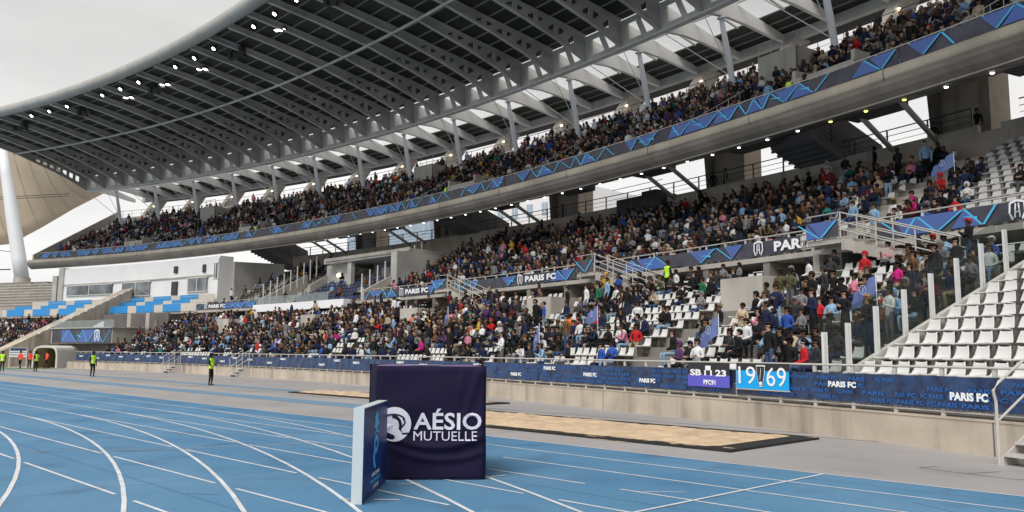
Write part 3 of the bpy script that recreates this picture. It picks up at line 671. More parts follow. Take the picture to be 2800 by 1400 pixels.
# long navy banner on the front railing
FB = [(21.7, 25.1), (25.9, 32.0), (32.05, 39.0), (39.05, 46.2), (46.3, 53.3)]
pls = ['right of the bright blue banner', 'left of the violet banner', 'behind the big dark cube', 'behind the standing steward', 'beside the white tunnel']
wt = [(23.44, 1.03), (24.57, 1.17), (27.28, 1.0), (28.43, 1.1), (29.38, 1.27), (30.27, .98)]
q = 31.4; k = 0
while q < 53: wt.append((q, (1.3, 1.02, 1.2)[k % 3])); q += (.75, 1.15, .9)[k % 3]; k += 1
FB[0] = (21.7, 25.85)
for (a_, b_), pl in zip(FB, pls):
    mb = MB(); cloth(mb, a_, b_, .03, .84, 1.5, .022, 0, int((b_-a_)/.06), .015)
    if a_ < 26:
        for r_ in range(4):
            q = a_+.25+.1*r_
            while q < b_-.3:
                if random.random() < .8: arc_text(mb, random.choice(['PARIS', 'FC PARIS', 'PARIS FC', 'RIS FC']), q, .03, .88+.15*r_, .085, random.uniform(.45, .7), 1, .03, .03)
                q += random.uniform(.2, .33)
    else:
        q = a_
        while q < b_-.6:
            x_ = random.uniform(.2, .5); z_ = random.choice([(.86, 1.46), (1.46, .86)])
            mb.poly([P(q, 0, z_[0]), P(q+.02, 0, z_[0]), P(q+x_+.02, 0, z_[1]), P(q+x_, 0, z_[1])], 1); q += random.uniform(.15, .5)
    o = tag(obj('banner', mb, ['banner_navy', 'banner_blue_print']), 'navy banner with small white lettering on the front railing, '+pl, 'banner', 'navy banners on the front railing')
    m2 = MB()
    for c_, z_ in wt:
        if a_+.2 < c_ < b_-.2: m3 = MB(); arc_text(m3, 'PARIS FC', c_, .03, z_, .125 if c_ > 24 else .15, .84, bold=.05, push=.035); obj('lettering', m3, 'print_white', o)
# violet and bright blue supporters' banners
vb_ = tag(obj('banner', MB().arcbox(25.93, 26.56, -.045, -.03, .98, 1.32).arcbox(25.93, 26.56, -.04, -.025, 1.32, 1.66, 1), ['violet', 'print_black']), 'violet and black banner lettered SB 23 tied over the navy banner', 'banner')
m3 = MB()
for s_, c_, z_, h_, w_ in (('SB', 26.43, 1.3, .17, .5), ('23', 26.05, 1.3, .17, .46), ('PFC91', 26.22, 1.05, .13, .52)): m3 = MB(); arc_text(m3, s_, c_, -.045, z_, h_, w_, bold=.04); obj('lettering', m3, 'print_white', vb_)
m3 = MB()
for dx in (-.045, .045): m3.arcbox(26.24+dx-.012, 26.24+dx+.012, -.055, -.048, 1.3, 1.45)
m3.arcbox(26.2, 26.28, -.055, -.048, 1.449, 1.58)
obj('emblem', m3, 'print_white', vb_)
cb = tag(obj('banner', MB().arcbox(25.15, 25.83, -.045, -.03, 1.0, 1.48).arcbox(25.15, 25.83, -.04, -.025, 1.48, 1.68, 1).arcbox(25.14, 25.84, -.042, -.028, .97, 1.0, 2), ['flag_cyan', 'print_black', 'steel_paint']), 'bright blue banner reading 1969 with a dark shield in the middle', 'banner')
m3 = MB(); arc_text(m3, '19', 25.68, -.045, 1.13, .48, .66, bold=.0, push=.014); obj('lettering', m3, 'print_white', cb); m3 = MB(); arc_text(m3, '69', 25.3, -.045, 1.1, .5, .7, bold=.0, push=.014)
obj('lettering', m3, 'print_white', cb)
m3 = MB(); sh = [(-.05, .0), (.05, .0), (.13, .3), (.15, .5), (-.15, .5), (-.13, .3)]
kk = math.degrees(1/165); m3.poly([P(25.49-x*kk*1.15, -.075, 1.07+y*1.12) for x, y in sh], 1); m3.poly([P(25.49-x*kk, -.082, 1.1+y) for x, y in sh], 0)
m3.poly([P(25.49-.05*math.cos(a)*kk, -.088, 1.16+.05*math.sin(a)) for a in np.linspace(0, 6.28, 13)[:-1]], 1)
m3.poly([P(25.49-x*kk, -.088, 1.25+y) for x, y in ((-.03, 0), (-.015, 0), (.03, .3), (.015, .3))], 1)
obj('shield', m3, ['print_black', 'print_white'], cb)
# landings and stairs from the middle deck
for q, pl in ((18.0, 'far right landing'), (27.65, 'nearest landing'), (32.85, 'middle landing'), (38.0, 'farthest landing')):
    st = thing('access_stair', 'concrete stair with pale steel rails at the '+pl+' of the middle deck', 'stairs', group='stairs of the middle deck')
    obj('landing', MB().arcbox(q-.38, q+.15, 9.0, 10.0, 6.12, 6.32), 'light_concrete', st)
    mb = MB()
    for k in range(9): mb.arcbox(q-.38-.17*(k+1), q-.38-.17*k, 9.0, 9.85, 6.0-.17*(k+1), 6.22-.17*k)
    mb.hexa([P(q-.38, 9.0, 5.9), P(q-1.9, 9.0, 4.4), P(q-1.9, 9.1, 4.4), P(q-.38, 9.1, 5.9), P(q-.38, 9.0, 6.3), P(q-1.9, 9.0, 4.75), P(q-1.9, 9.1, 4.75), P(q-.38, 9.1, 6.3)])
    obj('flight', mb, 'light_concrete', st)
    for o in (8.98, 9.88):
        mb = MB()
        for h in (.3, .6, .95): mb.tube([P(q+.14, o, 6.32+h), P(q-.38, o, 6.32+h), P(q-1.95, o, 4.75+h)] if o < 9.5 else [P(q-.38, o, 6.32+h), P(q-1.95, o, 4.75+h)], .025, 5)
        for f in (0, .33, .66, 1): mb.tube([P(q-.38-1.57*f, o, 6.3-1.57*f), P(q-.38-1.57*f, o, 7.27-1.57*f)], .028, 5)
        obj('handrail', mb, 'galv', st)
    mb = MB(); cloth(mb, q-.36, q+.14, 8.93, 6.36, 7.02, .015, 0, 8, 0); deco(mb, q-.36, q+.14, 8.93, 6.36, 7.0, .035)
    tag(obj('banner', mb, BM), 'small dark banner with cyan strokes at the '+pl, 'banner', 'small landing banners')
# balcony banner at the left
mb = MB(); mb.arcbox(52.35, 56.5, 2.05, 2.08, 2.62, 4.02); deco(mb, 52.4, 55.8, 2.05, 2.65, 4.0, .02); crest(mb, 53.3, 2.05, 2.75, 1.15, 3, .05)
tag(obj('banner', mb, BM), 'large blue patterned banner on the balcony above the white tunnel', 'banner')
# aisle handrails
def handrail(name, label, q, z0, z1, o0, o1, grp):
    t = thing(name, label, 'handrail', group=grp)
    obj('rail', MB().tube([P(q, o0, z0+.1), P(q, o0, z0+.95), P(q, o1, z1+.95), P(q, o1, z1)], .028, 6), 'galv', t)
    for k in range(1, 6): f = k/6; obj('post', MB().tube([P(q, o0+(o1-o0)*f, z0+(z1-z0)*f), P(q, o0+(o1-o0)*f, z0+(z1-z0)*f+.95)], .02, 5), 'galv', t)
UA = [21.8, 26.9, 31.9, 36.9, 41.9, 46.9, 51.9, 56.9, 61.9]
for i, q in enumerate(UA): handrail('aisle_handrail', 'slanting pale handrail in the '+nth(i+1)+' aisle of the top deck from the right', q+.3, UZ(0), UZ(7), UO(0), UO(7)+.4, 'aisle handrails')
# stadium glass screen
gsn = thing('glass_screen', 'tall clear glass screen on aluminium posts climbing between crowd and empty seats', 'screen')
po = [.35, 1.15, 2.15, 3.2, 4.25, 5.3, 6.35, 7.4, 8.6]
for o in po:
    z0 = .75+max(0, (o-.6))*.45+.25
    obj('post', MB().box(P(GL-.012, o-.045, z0+.72), (.045, .07, 1.5), R(GL)).box(P(GL-.012, o+.045, z0+.72), (.045, .07, 1.5), R(GL)).box(P(GL+.0, o, z0+.70), (.05, .05, 1.45), R(GL)), 'aluminium', gsn)
for o0, o1 in zip(po, po[1:]):
    z0 = .75+max(0, (o0-.6))*.45+.3; z1 = .75+max(0, (o1-.6))*.45+.3
    obj('pane', MB().radial([(o0+.03, z0), (o1-.03, z1), (o1-.03, z1+1.7), (o0+.03, z0+1.7)], GL+.06, .02), 'tinted_glass', gsn)
# VIP screen posts
vs_ = thing('post_row', 'row of tall slim posts climbing along the white balcony edge', 'posts')
for o in np.arange(10, 16.2, .75): 
    for q in (42.1, 47.55): obj('post', MB().box(P(q, o, 6.3+.55*(o-10)+1.0), (.08, .08, 2.1), R(q)), 'white_steel', vs_)
# portable steps
def steps_(label, q, n=3):
    st = thing('access_steps', label, 'steps', group='portable steps at the wall')
    for k in range(n): obj('step', MB().arcbox(q-.17, q+.17, -1.0+.3*k, -.68+.3*k, .2*k+.15, .2*(k+1)), 'galv', st)
    for s_ in (-.18, .18): obj('frame', MB().radial([(-1, 0), (-1, .12), (-.02, .72), (-.02, 0)], q+s_, .04), 'galv', st)
    for s_ in (-.2, .2):
        obj('handrail', MB().tube([P(q+s_, -1.0, 0), P(q+s_, -1.0, 1.1), P(q+s_, -1.06, 1.3), P(q+s_, -.9, 1.45), P(q+s_, -.02, 1.95)], .028, 7).tube([P(q+s_, -1.0, .75), P(q+s_, -.02, 1.35)], .022, 6).tube([P(q+s_, -.05, 0), P(q+s_, -.05, 1.9)], .028, 6), 'galv', st)
steps_('metal steps with tubular handrail against the pale wall at the right edge', 22.78)
steps_('metal steps against the wall right of the lone steward with crossed arms', 41.9)
steps_('metal steps against the wall between the two lone stewards', 46.2)
# player tunnel
tn = thing('inflatable_tunnel', 'white ribbed players tunnel with brown-lit inside opening onto the track', 'tunnel', (-47.7, 84.85, 0), 0)
def arch(w_, h_, y, k=14):
    pts = []
    for i in range(k+1):
        a = math.pi*i/k; x = -math.cos(a); z = math.sin(a); pts.append((w_*math.copysign(abs(x)**.45, x), h_*(abs(z)**.35)))
    dx, dy = .12*y, y; c_, s_ = math.cos(.42), math.sin(.42)
    return [(x*c_+dx, x*s_+dy, z) for x, z in pts]
vs = []; fs = []; K = 15; n_ = 24
for j in range(n_+1): b_ = 1+.035*abs(math.sin(j*1.57)); vs += arch(1.12*b_, 2.2*b_, 6.5*j/n_)
for j in range(n_):
    for i in range(K-1): a = j*K+i; fs.append((a, a+1, a+K+1, a+K))
obj('cover', MB().add(vs, fs), 'tunnel_out', tn, True)
vs = []
for j in range(n_+1): vs += arch(1.0, 2.06, 6.5*j/n_)
mb = MB().add(vs, [(f[3], f[2], f[1], f[0]) for f in fs]); 
obj('lining', mb, 'tunnel_in_lit', tn, True)
a0 = arch(1.13, 2.22, -.02); a1 = arch(.99, 2.05, -.02); mb = MB()
for i in range(K-1): mb.poly([a0[i], a0[i+1], a1[i+1], a1[i]])
obj('mouth_rim', mb, 'tunnel_out', tn)
obj('rear_flap', MB().box((.5, 6.2, 1.0), (2.2, .1, 2.0), .42), 'tunnel_in_lit', tn)
ib = thing('interview_board', 'white interview backdrop board beside the tunnel, behind the referees', 'board', (-50.9, 85.6, 0), .45)
obj('panel', MB().box((0, 0, 1.55), (1.55, .06, .95)), 'facade_white', ib)
obj('header', MB().box((0, -.04, 1.86), (1.45, .02, .26)), 'banner_navy', ib)
obj('strip', MB().box((0, -.04, 1.3), (1.45, .02, .06)).box((0, -.04, 1.55), (1.45, .02, .05)), 'banner_grey', ib)
for x in (-.76, .76): obj('leg', MB().box((x, 0, 1.0), (.05, .05, 2.0)), 'white_steel', ib)
obj('foot_bar', MB().box((0, 0, .03), (1.6, .5, .05)), 'white_steel', ib)
# ------------------------------------------------------------------ sponsor cube
cube = thing('covered_cube', 'large dark violet cloth-covered cube with white insurer lettering on the blue track', 'cube')
FL, FR, BR, BL = Vector((-2.03, 12.55, 0)), Vector((-.375, 12.68, 0)), Vector((-.48, 14.25, 0)), Vector((-2.40, 14.15, 0)); HB = 1.69
def fold(x, z):   # cloth relief on the front, metres
    d_ = .055*math.exp(-((z-.28-.55*(x-.55)**2)/.03)**2 if abs((z-.28-.55*(x-.55)**2)/.03) < 8 else -60)
    d_ += .045*math.exp(-((z-.17-.5*(x-.6)**2)/.025)**2); d_ += .045*math.exp(-(((x-.95)+.32*(1-z))/.028)**2)*z+.022*math.exp(-(((x-.80)+.2*(1-z))/.03)**2)*z*z; d_ += .012*math.sin(x*9+z*4)+.008*math.sin(z*15-x*6)
    return d_
def side(a, b, n=(40, 40), front=False):
    vs = []; fs = []; d_ = (b-a).normalized(); nn = Vector((d_.y, -d_.x, 0))
    for i in range(n[0]+1):
        for j in range(n[1]+1):
            x, z = i/n[0], j/n[1]; e = min(1, min(x, 1-x, 1-z)*14)
            r_ = -.03*(1-min(1, min(x, 1-x)*30))**2-.03*(1-min(1, (1-z)*30))**2
            p = a.lerp(b, x)+Vector((0, 0, .015+(HB-.015)*z))+nn*((fold(x, z) if front else .012*math.sin(x*11+z*5))*e+r_); vs.append(p)
    for i in range(n[0]):
        for j in range(n[1]): q_ = i*(n[1]+1)+j; fs.append((q_, q_+n[1]+1, q_+n[1]+2, q_+1))
    return vs, fs
mb = MB()
for i, (a_, b_) in enumerate(((FL, FR), (FR, BR), (BR, BL), (BL, FL))): vs, fs = side(a_, b_, (44, 44) if i == 0 else (16, 16), i == 0); mb.add(vs, fs)
obj('cloth_sides', mb, 'box_cloth', cube, True)
mb = MB(); vs = []; fs = []
for i in range(13):
    for j in range(13):
        x, y = i/12, j/12; p = FL.lerp(FR, x).lerp(BL.lerp(BR, x), y); e = min(x, 1-x, y, 1-y)
        ins = .022 if e == 0 else 0; ce = (FL+FR+BL+BR)/4; p = p+(ce-p).normalized()*ins
        vs.append((p.x, p.y, HB-.028+.03*min(1, e*8)+.006*math.sin(x*7+y*9)))
for i in range(12):
    for j in range(12): q_ = i*13+j; fs.append((q_, q_+13, q_+14, q_+1))
obj('cloth_top', mb.add(vs, fs), 'box_lit_top_cloth', cube, True)
obj('corner_piping', MB().tube([FL+(FR-FL)*.985+Vector((.012, -.012, .02)), FL+(FR-FL)*.99+Vector((.008, -.008, HB-.05))], .006, 6), 'box_cloth', cube)
obj('hem', MB().tube([FL+Vector((.03, -.02, .055)), FR+Vector((-.03, -.02, .055))], .006, 6), 'box_cloth', cube)
obj('top_label', MB().poly([(-1.65, 12.9, HB+.012), (-1.1, 12.92, HB+.012), (-1.1, 13.25, HB+.012), (-1.65, 13.2, HB+.012)]), 'cover_white', cube)
ux = (FR-FL).normalized(); nn = Vector((ux.y, -ux.x, 0)); WB = (FR-FL).length
def on_front(mb, pts2, fs, m=0, lift=.014):
    mb.add([FL+ux*(x*WB)+Vector((0, 0, z*HB))+nn*(fold(x, z)+lift) for x, z in pts2], fs, m)
def front_word(mb, s_, x0, z0, wid, h, bold=.05):
    vs, fs, a, b = text2d(s_, bold); kx = wid/(b-a); kz = h/.72
    on_front(mb, [(x0+(x-a)*kx, z0+y*kz) for x, y in vs], fs)
mb = MB(); front_word(mb, 'AÉSIO', .345, .445, .615, .145, .02); obj('lettering', mb, 'cover_white', cube); mb = MB(); front_word(mb, 'MUTUELLE', .345, .345, .575, .085, .0); obj('lettering', mb, 'cover_white', cube)
mb = MB(); cx_, cz_, rr_ = .172, .488, .150; pts = [(cx_, cz_)]+[(cx_+rr_*math.cos(a), cz_+rr_*math.sin(a)) for a in np.linspace(0, 2*math.pi, 41)[:-1]]
on_front(mb, pts, [(0, i+1, (i+1) % 40+1) for i in range(40)])
lg = obj('round_emblem', mb, 'cover_white', cube)
mb = MB()
def stroke(pts, w_, lift=.02):
    q_ = []; 
    for i, (x, z) in enumerate(pts):
        a = pts[max(i-1, 0)]; b = pts[min(i+1, len(pts)-1)]; dx, dz = b[0]-a[0], b[1]-a[1]; l_ = math.hypot(dx, dz) or 1
        q_ += [(x-dz/l_*w_, z+dx/l_*w_), (x+dz/l_*w_, z-dx/l_*w_)]
    on_front(mb, q_, [(2*i, 2*i+1, 2*i+3, 2*i+2) for i in range(len(pts)-1)], 0, lift)
stroke([(cx_+.1*math.cos(a)-.01, cz_+.035+.05*math.sin(a)) for a in np.linspace(.1, 2.9, 12)]+[(cx_-.1, cz_+.02)], .007)
stroke([(cx_-.02+.075*math.sin(t_*3.1), cz_+.07-.17*t_+.02*math.sin(t_*6)) for t_ in np.linspace(0, 1, 12)], .013)
stroke([(cx_+.075+.02*math.sin(t_*6.2), cz_+.05-.13*t_) for t_ in np.linspace(0, 1, 10)]+[(cx_+.03, cz_-.085), (cx_+.14, cz_-.08)], .007)
stroke([(cx_-.15, cz_-.02), (cx_-.09, cz_+.06)], .01)
obj('emblem_stroke', mb, 'box_cloth', lg)
# thin upright advertising board
bd = thing('advertising_board', 'thin upright pale-edged navy board standing in front of the dark cube', 'board', (-1.985, 10.55, 0), R(-.8))
obj('body', MB().box((.07, .88, .60), (.135, 1.78, 1.185)), 'board_edge', bd)
m = MB().box((.1405, .88, .60), (.012, 1.74, 1.16)); face = obj('face', m, 'board_face', bd)
mb = MB(); X = .151
def fy(y0, z0, pts): return [(X, y0+a, z0+b) for a, b in pts]
ring = [(.85+.17*math.cos(a)*r_, .66+.12*math.sin(a)*r_) for r_ in (1, .45) for a in np.linspace(0, 2*math.pi, 21)[:-1]]
mb.add([(X, y, z) for y, z in ring], [(i, (i+1) % 20, (i+1) % 20+20, i+20) for i in range(20)])
mb.poly([(X, y, z) for y, z in ((.70, .62), (.80, .56), (.76, .46), (.86, .36), (.80, .33), (.66, .42), (.64, .52))]); 
mb.poly([(X, y, z) for y, z in ((.66, .90), (.74, .98), (.72, 1.04), (.86, 1.10), (.98, 1.05), (.95, .99), (1.06, .93), (.86, .86))])
mb.poly([(X, y, z) for y, z in ((.68, .80), (.86, .87), (1.04, .82), (1.0, .79), (.86, .83), (.74, .78))])
obj('cyan_emblem', mb, 'banner_cyan', face)
uxb, uzb = Vector((0, 1, 0)), Vector((0, 0, 1))
mb = MB(); flat_text(mb, 'ARKEMA', (X, .55, .255), uxb, uzb, .05, .62, bold=.03); flat_text(mb, 'LIGUE', (X, .68, .09), uxb, uzb, .05, .40, bold=.03); obj('lettering', mb, 'print_white', face)
mb = MB(); flat_text(mb, 'PREMIÈRE', (X, .50, .172), uxb, uzb, .05, .74, bold=.03); obj('cyan_lettering', mb, 'banner_cyan', face)
# ------------------------------------------------------------------ seats
def seat_mesh(low=False):
    mb = MB()
    prof = [(-.40, .385), (-.41, .425), (-.33, .43), (-.12, .405), (-.02, .42), (.04, .50), (.075, .66), (.08, .70), (.11, .70), (.07, .48), (.0, .38), (-.12, .37)]
    wid = [.195, .20, .205, .205, .20, .185, .15, .14, .14, .185, .20, .205]
    if low: prof = [prof[i] for i in (1, 3, 4, 7, 8, 10)]; wid = [wid[i] for i in (1, 3, 4, 7, 8, 10)]
    k = len(prof); xs = (-1, -.86, 0, .86, 1) if not low else (-1, 1); vs = []; fs = []
    for x in xs:
        for (y, z), w_ in zip(prof, wid): vs.append((x*w_, y, z+(.02 if abs(x) == 1 and not low else (-.006 if x == 0 else 0))))
    for i in range(len(xs)-1):
        for j in range(k): a = i*k+j; b = i*k+(j+1) % k; fs.append((a, b, b+k, a+k))
    fs += [tuple(range(k-1, -1, -1)), tuple(range((len(xs)-1)*k, len(xs)*k))]
    return mb.add(vs, fs)
def noise2(a, b, s=0):
    def h(i, j): return (math.sin(i*127.1+j*311.7+s*74.7)*43758.5453) % 1
    i, j = math.floor(a), math.floor(b); fa, fb = a-i, b-j; fa = fa*fa*(3-2*fa); fb = fb*fb*(3-2*fb)
    return (h(i, j)*(1-fa)+h(i+1, j)*fa)*(1-fb)+(h(i, j+1)*(1-fa)+h(i+1, j+1)*fa)*fb
DT = math.degrees(.5/170)
people = []; empties = []     # (tier, row, th, off, z)
BLK = []                      # people placed by hand: (tier,row,th)
HAND = [  # tier,row,th,pose,top,bottom,hair,text
 ('L', 2, 26.35, 'stand', 'navy', 'light blue', 'short', 'standing person in navy football shirt seen above the bright blue banner'),
 ('L', 3, 25.98, 'stand_phone', 'navy', 'black', 'short', 'person in navy shirt with blue sleeves standing near the glass screen'),
 ('L', 2, 30.3, 'stand', 'brown', 'blue', 'short', 'person in brown coat standing with back bag left of the violet banner'),
 ('L', 1, 36.6, 'stand', 'grey', 'navy', 'short', 'person in grey pullover standing in the lowest rows behind the dark cube'),
 ('L', 1, 31.65, 'stand', 'black', 'black', 'long', 'person in long black coat standing just right of the dark cube'),
 ('L', 0, 31.25, 'stand_phone', 'white', 'grey', 'short', 'person in white top standing at the front railing right of the cube'),
 ('L', 7, 31.66, 'stand', 'white', 'grey', 'short', 'person in white sweater standing below the middle landing stair'),
 ('L', 7, 31.35, 'stand', 'green', 'black', 'short', 'person in green striped jacket standing beside one in white sweater'),
 ('L', 7, 32.2, 'stand', 'black', 'black', 'short', 'person in black jacket standing below the middle landing banner'),
 ('L', 5, 26.5, 'stand_phone', 'black', 'black', 'short', 'person in black suit standing beside the nearest concrete box wall'),
 ('L', 1, 27.7, 'seat_lap', 'black', 'light blue', 'long', 'person with long brown hair and pale jeans seated left of violet banner'),
 ('M', 12, 29.6, 'stand', 'black', 'black', 'hood', 'person in black hood standing under the nearest concourse wall'),
 ('M', 11, 30.5, 'seat_lap', 'red', 'light blue', 'hood', 'person in red hood seated high against the nearest concourse wall'),
 ('M', 11, 29.9, 'seat_lean', 'green', 'grey', 'cap', 'person in green jacket and cap seated high against the concourse wall'),
 ('M', 9, 26.4, 'seat_lean', 'yellow', 'grey', 'cap', 'person in mustard jacket and cap seated alone at far right'),
]
for h in HAND: BLK.append(h[:3])
def blocked(tier, k, q): return any(t == tier and abs(k-r_) == 0 and abs(q-x) < .27 or t == tier and k == r_-1 and abs(q-x) < .12 for t, r_, x in BLK)
def fill(tier, rows, ranges, LOf, LZf, dens, aisles, clear=None, step=DT, colour='white'):
    for k in rows:
        for a, b in ranges:
            q = a+step/2+.0
            while q < b:
                if not any(abs(q-x) < .30 for x in aisles) and not (clear and clear(k, q)):
                    if blocked(tier, k, q): pass
                    elif random.random() < dens(k, q): people.append((tier, k, q, LOf(k)+.63, LZf(k)))
                    else: empties.append((tier, k, q, LOf(k)+.75, LZf(k), colour))
                q += step
def dl(k, q):
    if q < GL: return 0
    d_ = .84 if q > 36 else .68 if q > 30 else .5
    d_ += .9*(noise2(q*1.4, k*.5, 1)-.5)
    if k <= 1: d_ -= .42*(noise2(q*.5, 0, 3) > .35)
    if k == 0: d_ -= .12
    return min(.96, max(.08, d_)) if k < 10 else .35
def dm(k, q):
    if q < 24.6: return .02
    if q < 26.35+.1*k: return .015 if k > 4 else (.12 if k < 1 else .03)
    if q < 27.7: return .7 if k < 8 else .12
    if q < 29.0: return .12 if k < 3 else .62
    d_ = (.92 if q > 34 else .66)+.75*(noise2(q*1.3, k*.5, 5)-.5)
    return min(.97, d_)
def du(k, q):
    d_ = .76+.9*(noise2(q*1.1, k*.4, 9)-.5)
    if q < 31.5: d_ -= .2
    if q < 27: d_ -= .15
    if q > 62.5 and k > 8: d_ -= .75
    return min(.97, max(.05, d_))
lv = lambda k, q: k >= 7 and any(abs(q-x) < .45 for x in VOM)
fill('L', range(11), [(19.6, GL-.08), (GL+.15, 51.9)], LO, LZ, dl, VOM, lv)
fill('L', range(11), [(59.2, 66)], LO, LZ, lambda k, q: .8, [62])
MA = [18.0, 23.0, 27.95, 33.05, 38.1]
fill('M', range(13), [(19.5, 41.5)], lambda k: MO(k)-.05, MZ, dm, MA, lambda k, q: k > 8 and 27.7 < q < 28.05)
fill('M', range(6), [(42.6, 46.9)], lambda k: MO(k)-.05, MZ, lambda k, q: .06, [], None, DT, 'blue')
fill('M', range(12), [(47.95, 50.9)], lambda k: MO(k)-.05, MZ, lambda k, q: .75 if k > 8 and q < 50.2 else .1, [49.9], None, DT, 'black')
uv = lambda k, q: (k >= 9 and any(abs(q-x) < .5 for x in (21.5, 31.9, 44.6, 57.0))) or (1 <= k <= 3 and any(abs(q-x) < .65 for x in (29.3, 40.2, 51.5, 58.9)))
fill('U', range(15), [(20.5, 64.5)], lambda k: UO(k)+.0, UZ, du, UA, uv, DT, 'grey')
dist = lambda p: math.dist(P(p[2], p[3], p[4]+.6), (0, 0, EYE))
# keep everything that the photograph could show; nearest become objects
people.sort(key=dist); empties.sort(key=dist)
def in_view(p, m=.05):
    x, y, z = P(p[2], p[3], p[4]+.6); v = Vector((x, y, z-EYE)); k = v.dot(fw); 
    return k > 0 and abs(v.dot(rt2)/k) < 1400/F+m and abs(v.dot(up2)/k) < 700/F+m
people = [p for p in people if in_view(p, .35)]; empties = [p for p in empties if in_view(p, .35)]
sm = seat_mesh().mesh('seat', 'seat_white', True); br = MB().hexa([(-.05, -.02, .1), (.05, -.02, .1), (.05, .06, .1), (-.05, .06, .1), (-.05, -.28, .385), (.05, -.28, .385), (.05, .02, .385), (-.05, .02, .385)]).mesh('bracket', 'bracket')
TN = {'L': 'lower stand', 'M': 'middle deck', 'U': 'top deck'}
near_e = [p for p in empties if in_view(p, .0) and p[5] == 'white'][:290]; ids = set(map(id, near_e))
rows_ = {}
for p in near_e: rows_.setdefault((p[0], p[1], p[2] < GL), []).append(p)
for (ti, k, right), lst in sorted(rows_.items()):
    lst.sort(key=lambda p: p[2], reverse=right and ti == 'L')
    for i, p in enumerate(lst):
        o = bpy.data.objects.new('stadium_seat', sm); COL.link(o); o.location = P(p[2], p[3], p[4]); o.rotation_euler = (random.gauss(0, .012), random.gauss(0, .012), R(p[2]-90)+random.gauss(0, .025))
        c = bpy.data.objects.new('bracket', br); COL.link(c); c.parent = o
        pos = ('right of the glass screen' if right else 'left of the glass screen') if ti == 'L' else 'from the right'
        tag(o, 'empty white seat, '+nth(i+1)+' empty one '+pos+', '+nth(k+1)+' row of '+TN[ti], 'seat', 'empty white plastic seats')
lowseat = seat_mesh(True); lv_ = np.array(lowseat.v); lf_ = lowseat.f
ssi = ['seat_white', 'seat_grey', 'seat_blue', 'seat_black']
mb = MB()
for p in empties:
    if id(p) in ids: continue
    a = R(p[2]-90); ca, sa = math.cos(a), math.sin(a); x, y, z = P(p[2], p[3], p[4]); sc_ = 1.0
    mb.add([(x+q_[0]*ca-q_[1]*sa, y+q_[0]*sa+q_[1]*ca, z+q_[2]) for q_ in lv_], lf_, {'white': 0, 'grey': 1, 'blue': 2, 'black': 3}[p[5]])
so = struct(obj('distant_seats', mb, ssi), 'stuff', 'rows of empty seats farther up and along the stand', 'seats')
# ------------------------------------------------------------------ people
SK = {'pale': (.40, .25, .18), 'tan': (.27, .15, .095), 'brown': (.15, .075, .045), 'dark': (.06, .032, .022)}
TOPS = {'black': (.012, .012, .014), 'charcoal': (.035, .036, .04), 'navy': (.015, .022, .06), 'grey': (.20, .20, .205), 'white': (.72, .72, .72), 'beige': (.50, .40, .28), 'red': (.50, .02, .025), 'maroon': (.13, .015, .025), 'blue': (.03, .09, .38), 'light blue': (.25, .42, .62), 'pink': (.60, .22, .30), 'olive': (.09, .09, .045), 'brown': (.14, .07, .035), 'green': (.02, .16, .08), 'orange': (.75, .17, .03), 'yellow': (.60, .36, .04), 'purple': (.10, .04, .13), 'teal': (.03, .2, .22), 'magenta': (.55, .02, .20)}
TW = {'black': 42, 'charcoal': 17, 'navy': 17, 'grey': 8, 'white': 11, 'beige': 4, 'red': 2.2, 'maroon': 2, 'blue': 2.6, 'light blue': 3.2, 'pink': 1.8, 'olive': 3, 'brown': 3.5, 'green': .6, 'orange': .5, 'yellow': .35, 'purple': 1.2, 'teal': .6, 'magenta': .25}
BOTS = {'black': (.012, .012, .014), 'navy': (.02, .03, .07), 'blue': (.05, .09, .19), 'light blue': (.25, .36, .50), 'grey': (.13, .13, .135), 'beige': (.36, .29, .20)}
BW = {'black': 42, 'navy': 20, 'blue': 18, 'light blue': 8, 'grey': 8, 'beige': 5}
HAIR = {'black': (.010, .008, .007), 'brown': (.03, .016, .010), 'light brown': (.10, .055, .028), 'blond': (.27, .17, .08), 'grey': (.26, .25, .24)}
HW = {'black': 58, 'brown': 28, 'light brown': 7, 'blond': 3, 'grey': 4}
def cloth_mat(pre, d_, rough=.8):
    for k, c in d_.items():
        if pre+k not in MT: mat(pre+k, c, rough, var=.25, scale=7, spec=.2)
cloth_mat('skin_', SK, .55); cloth_mat('cloth_', TOPS); cloth_mat('trouser_', BOTS); cloth_mat('hair_', HAIR, .6); mat('shoe', (.03, .03, .035), .5); mat('shoe_white', (.6, .6, .6), .5); mat('eye', (.01, .008, .008), .3); mat('lips', (.28, .09, .07), .5)
def pick(w_): return random.choices(list(w_), list(w_.values()))[0]
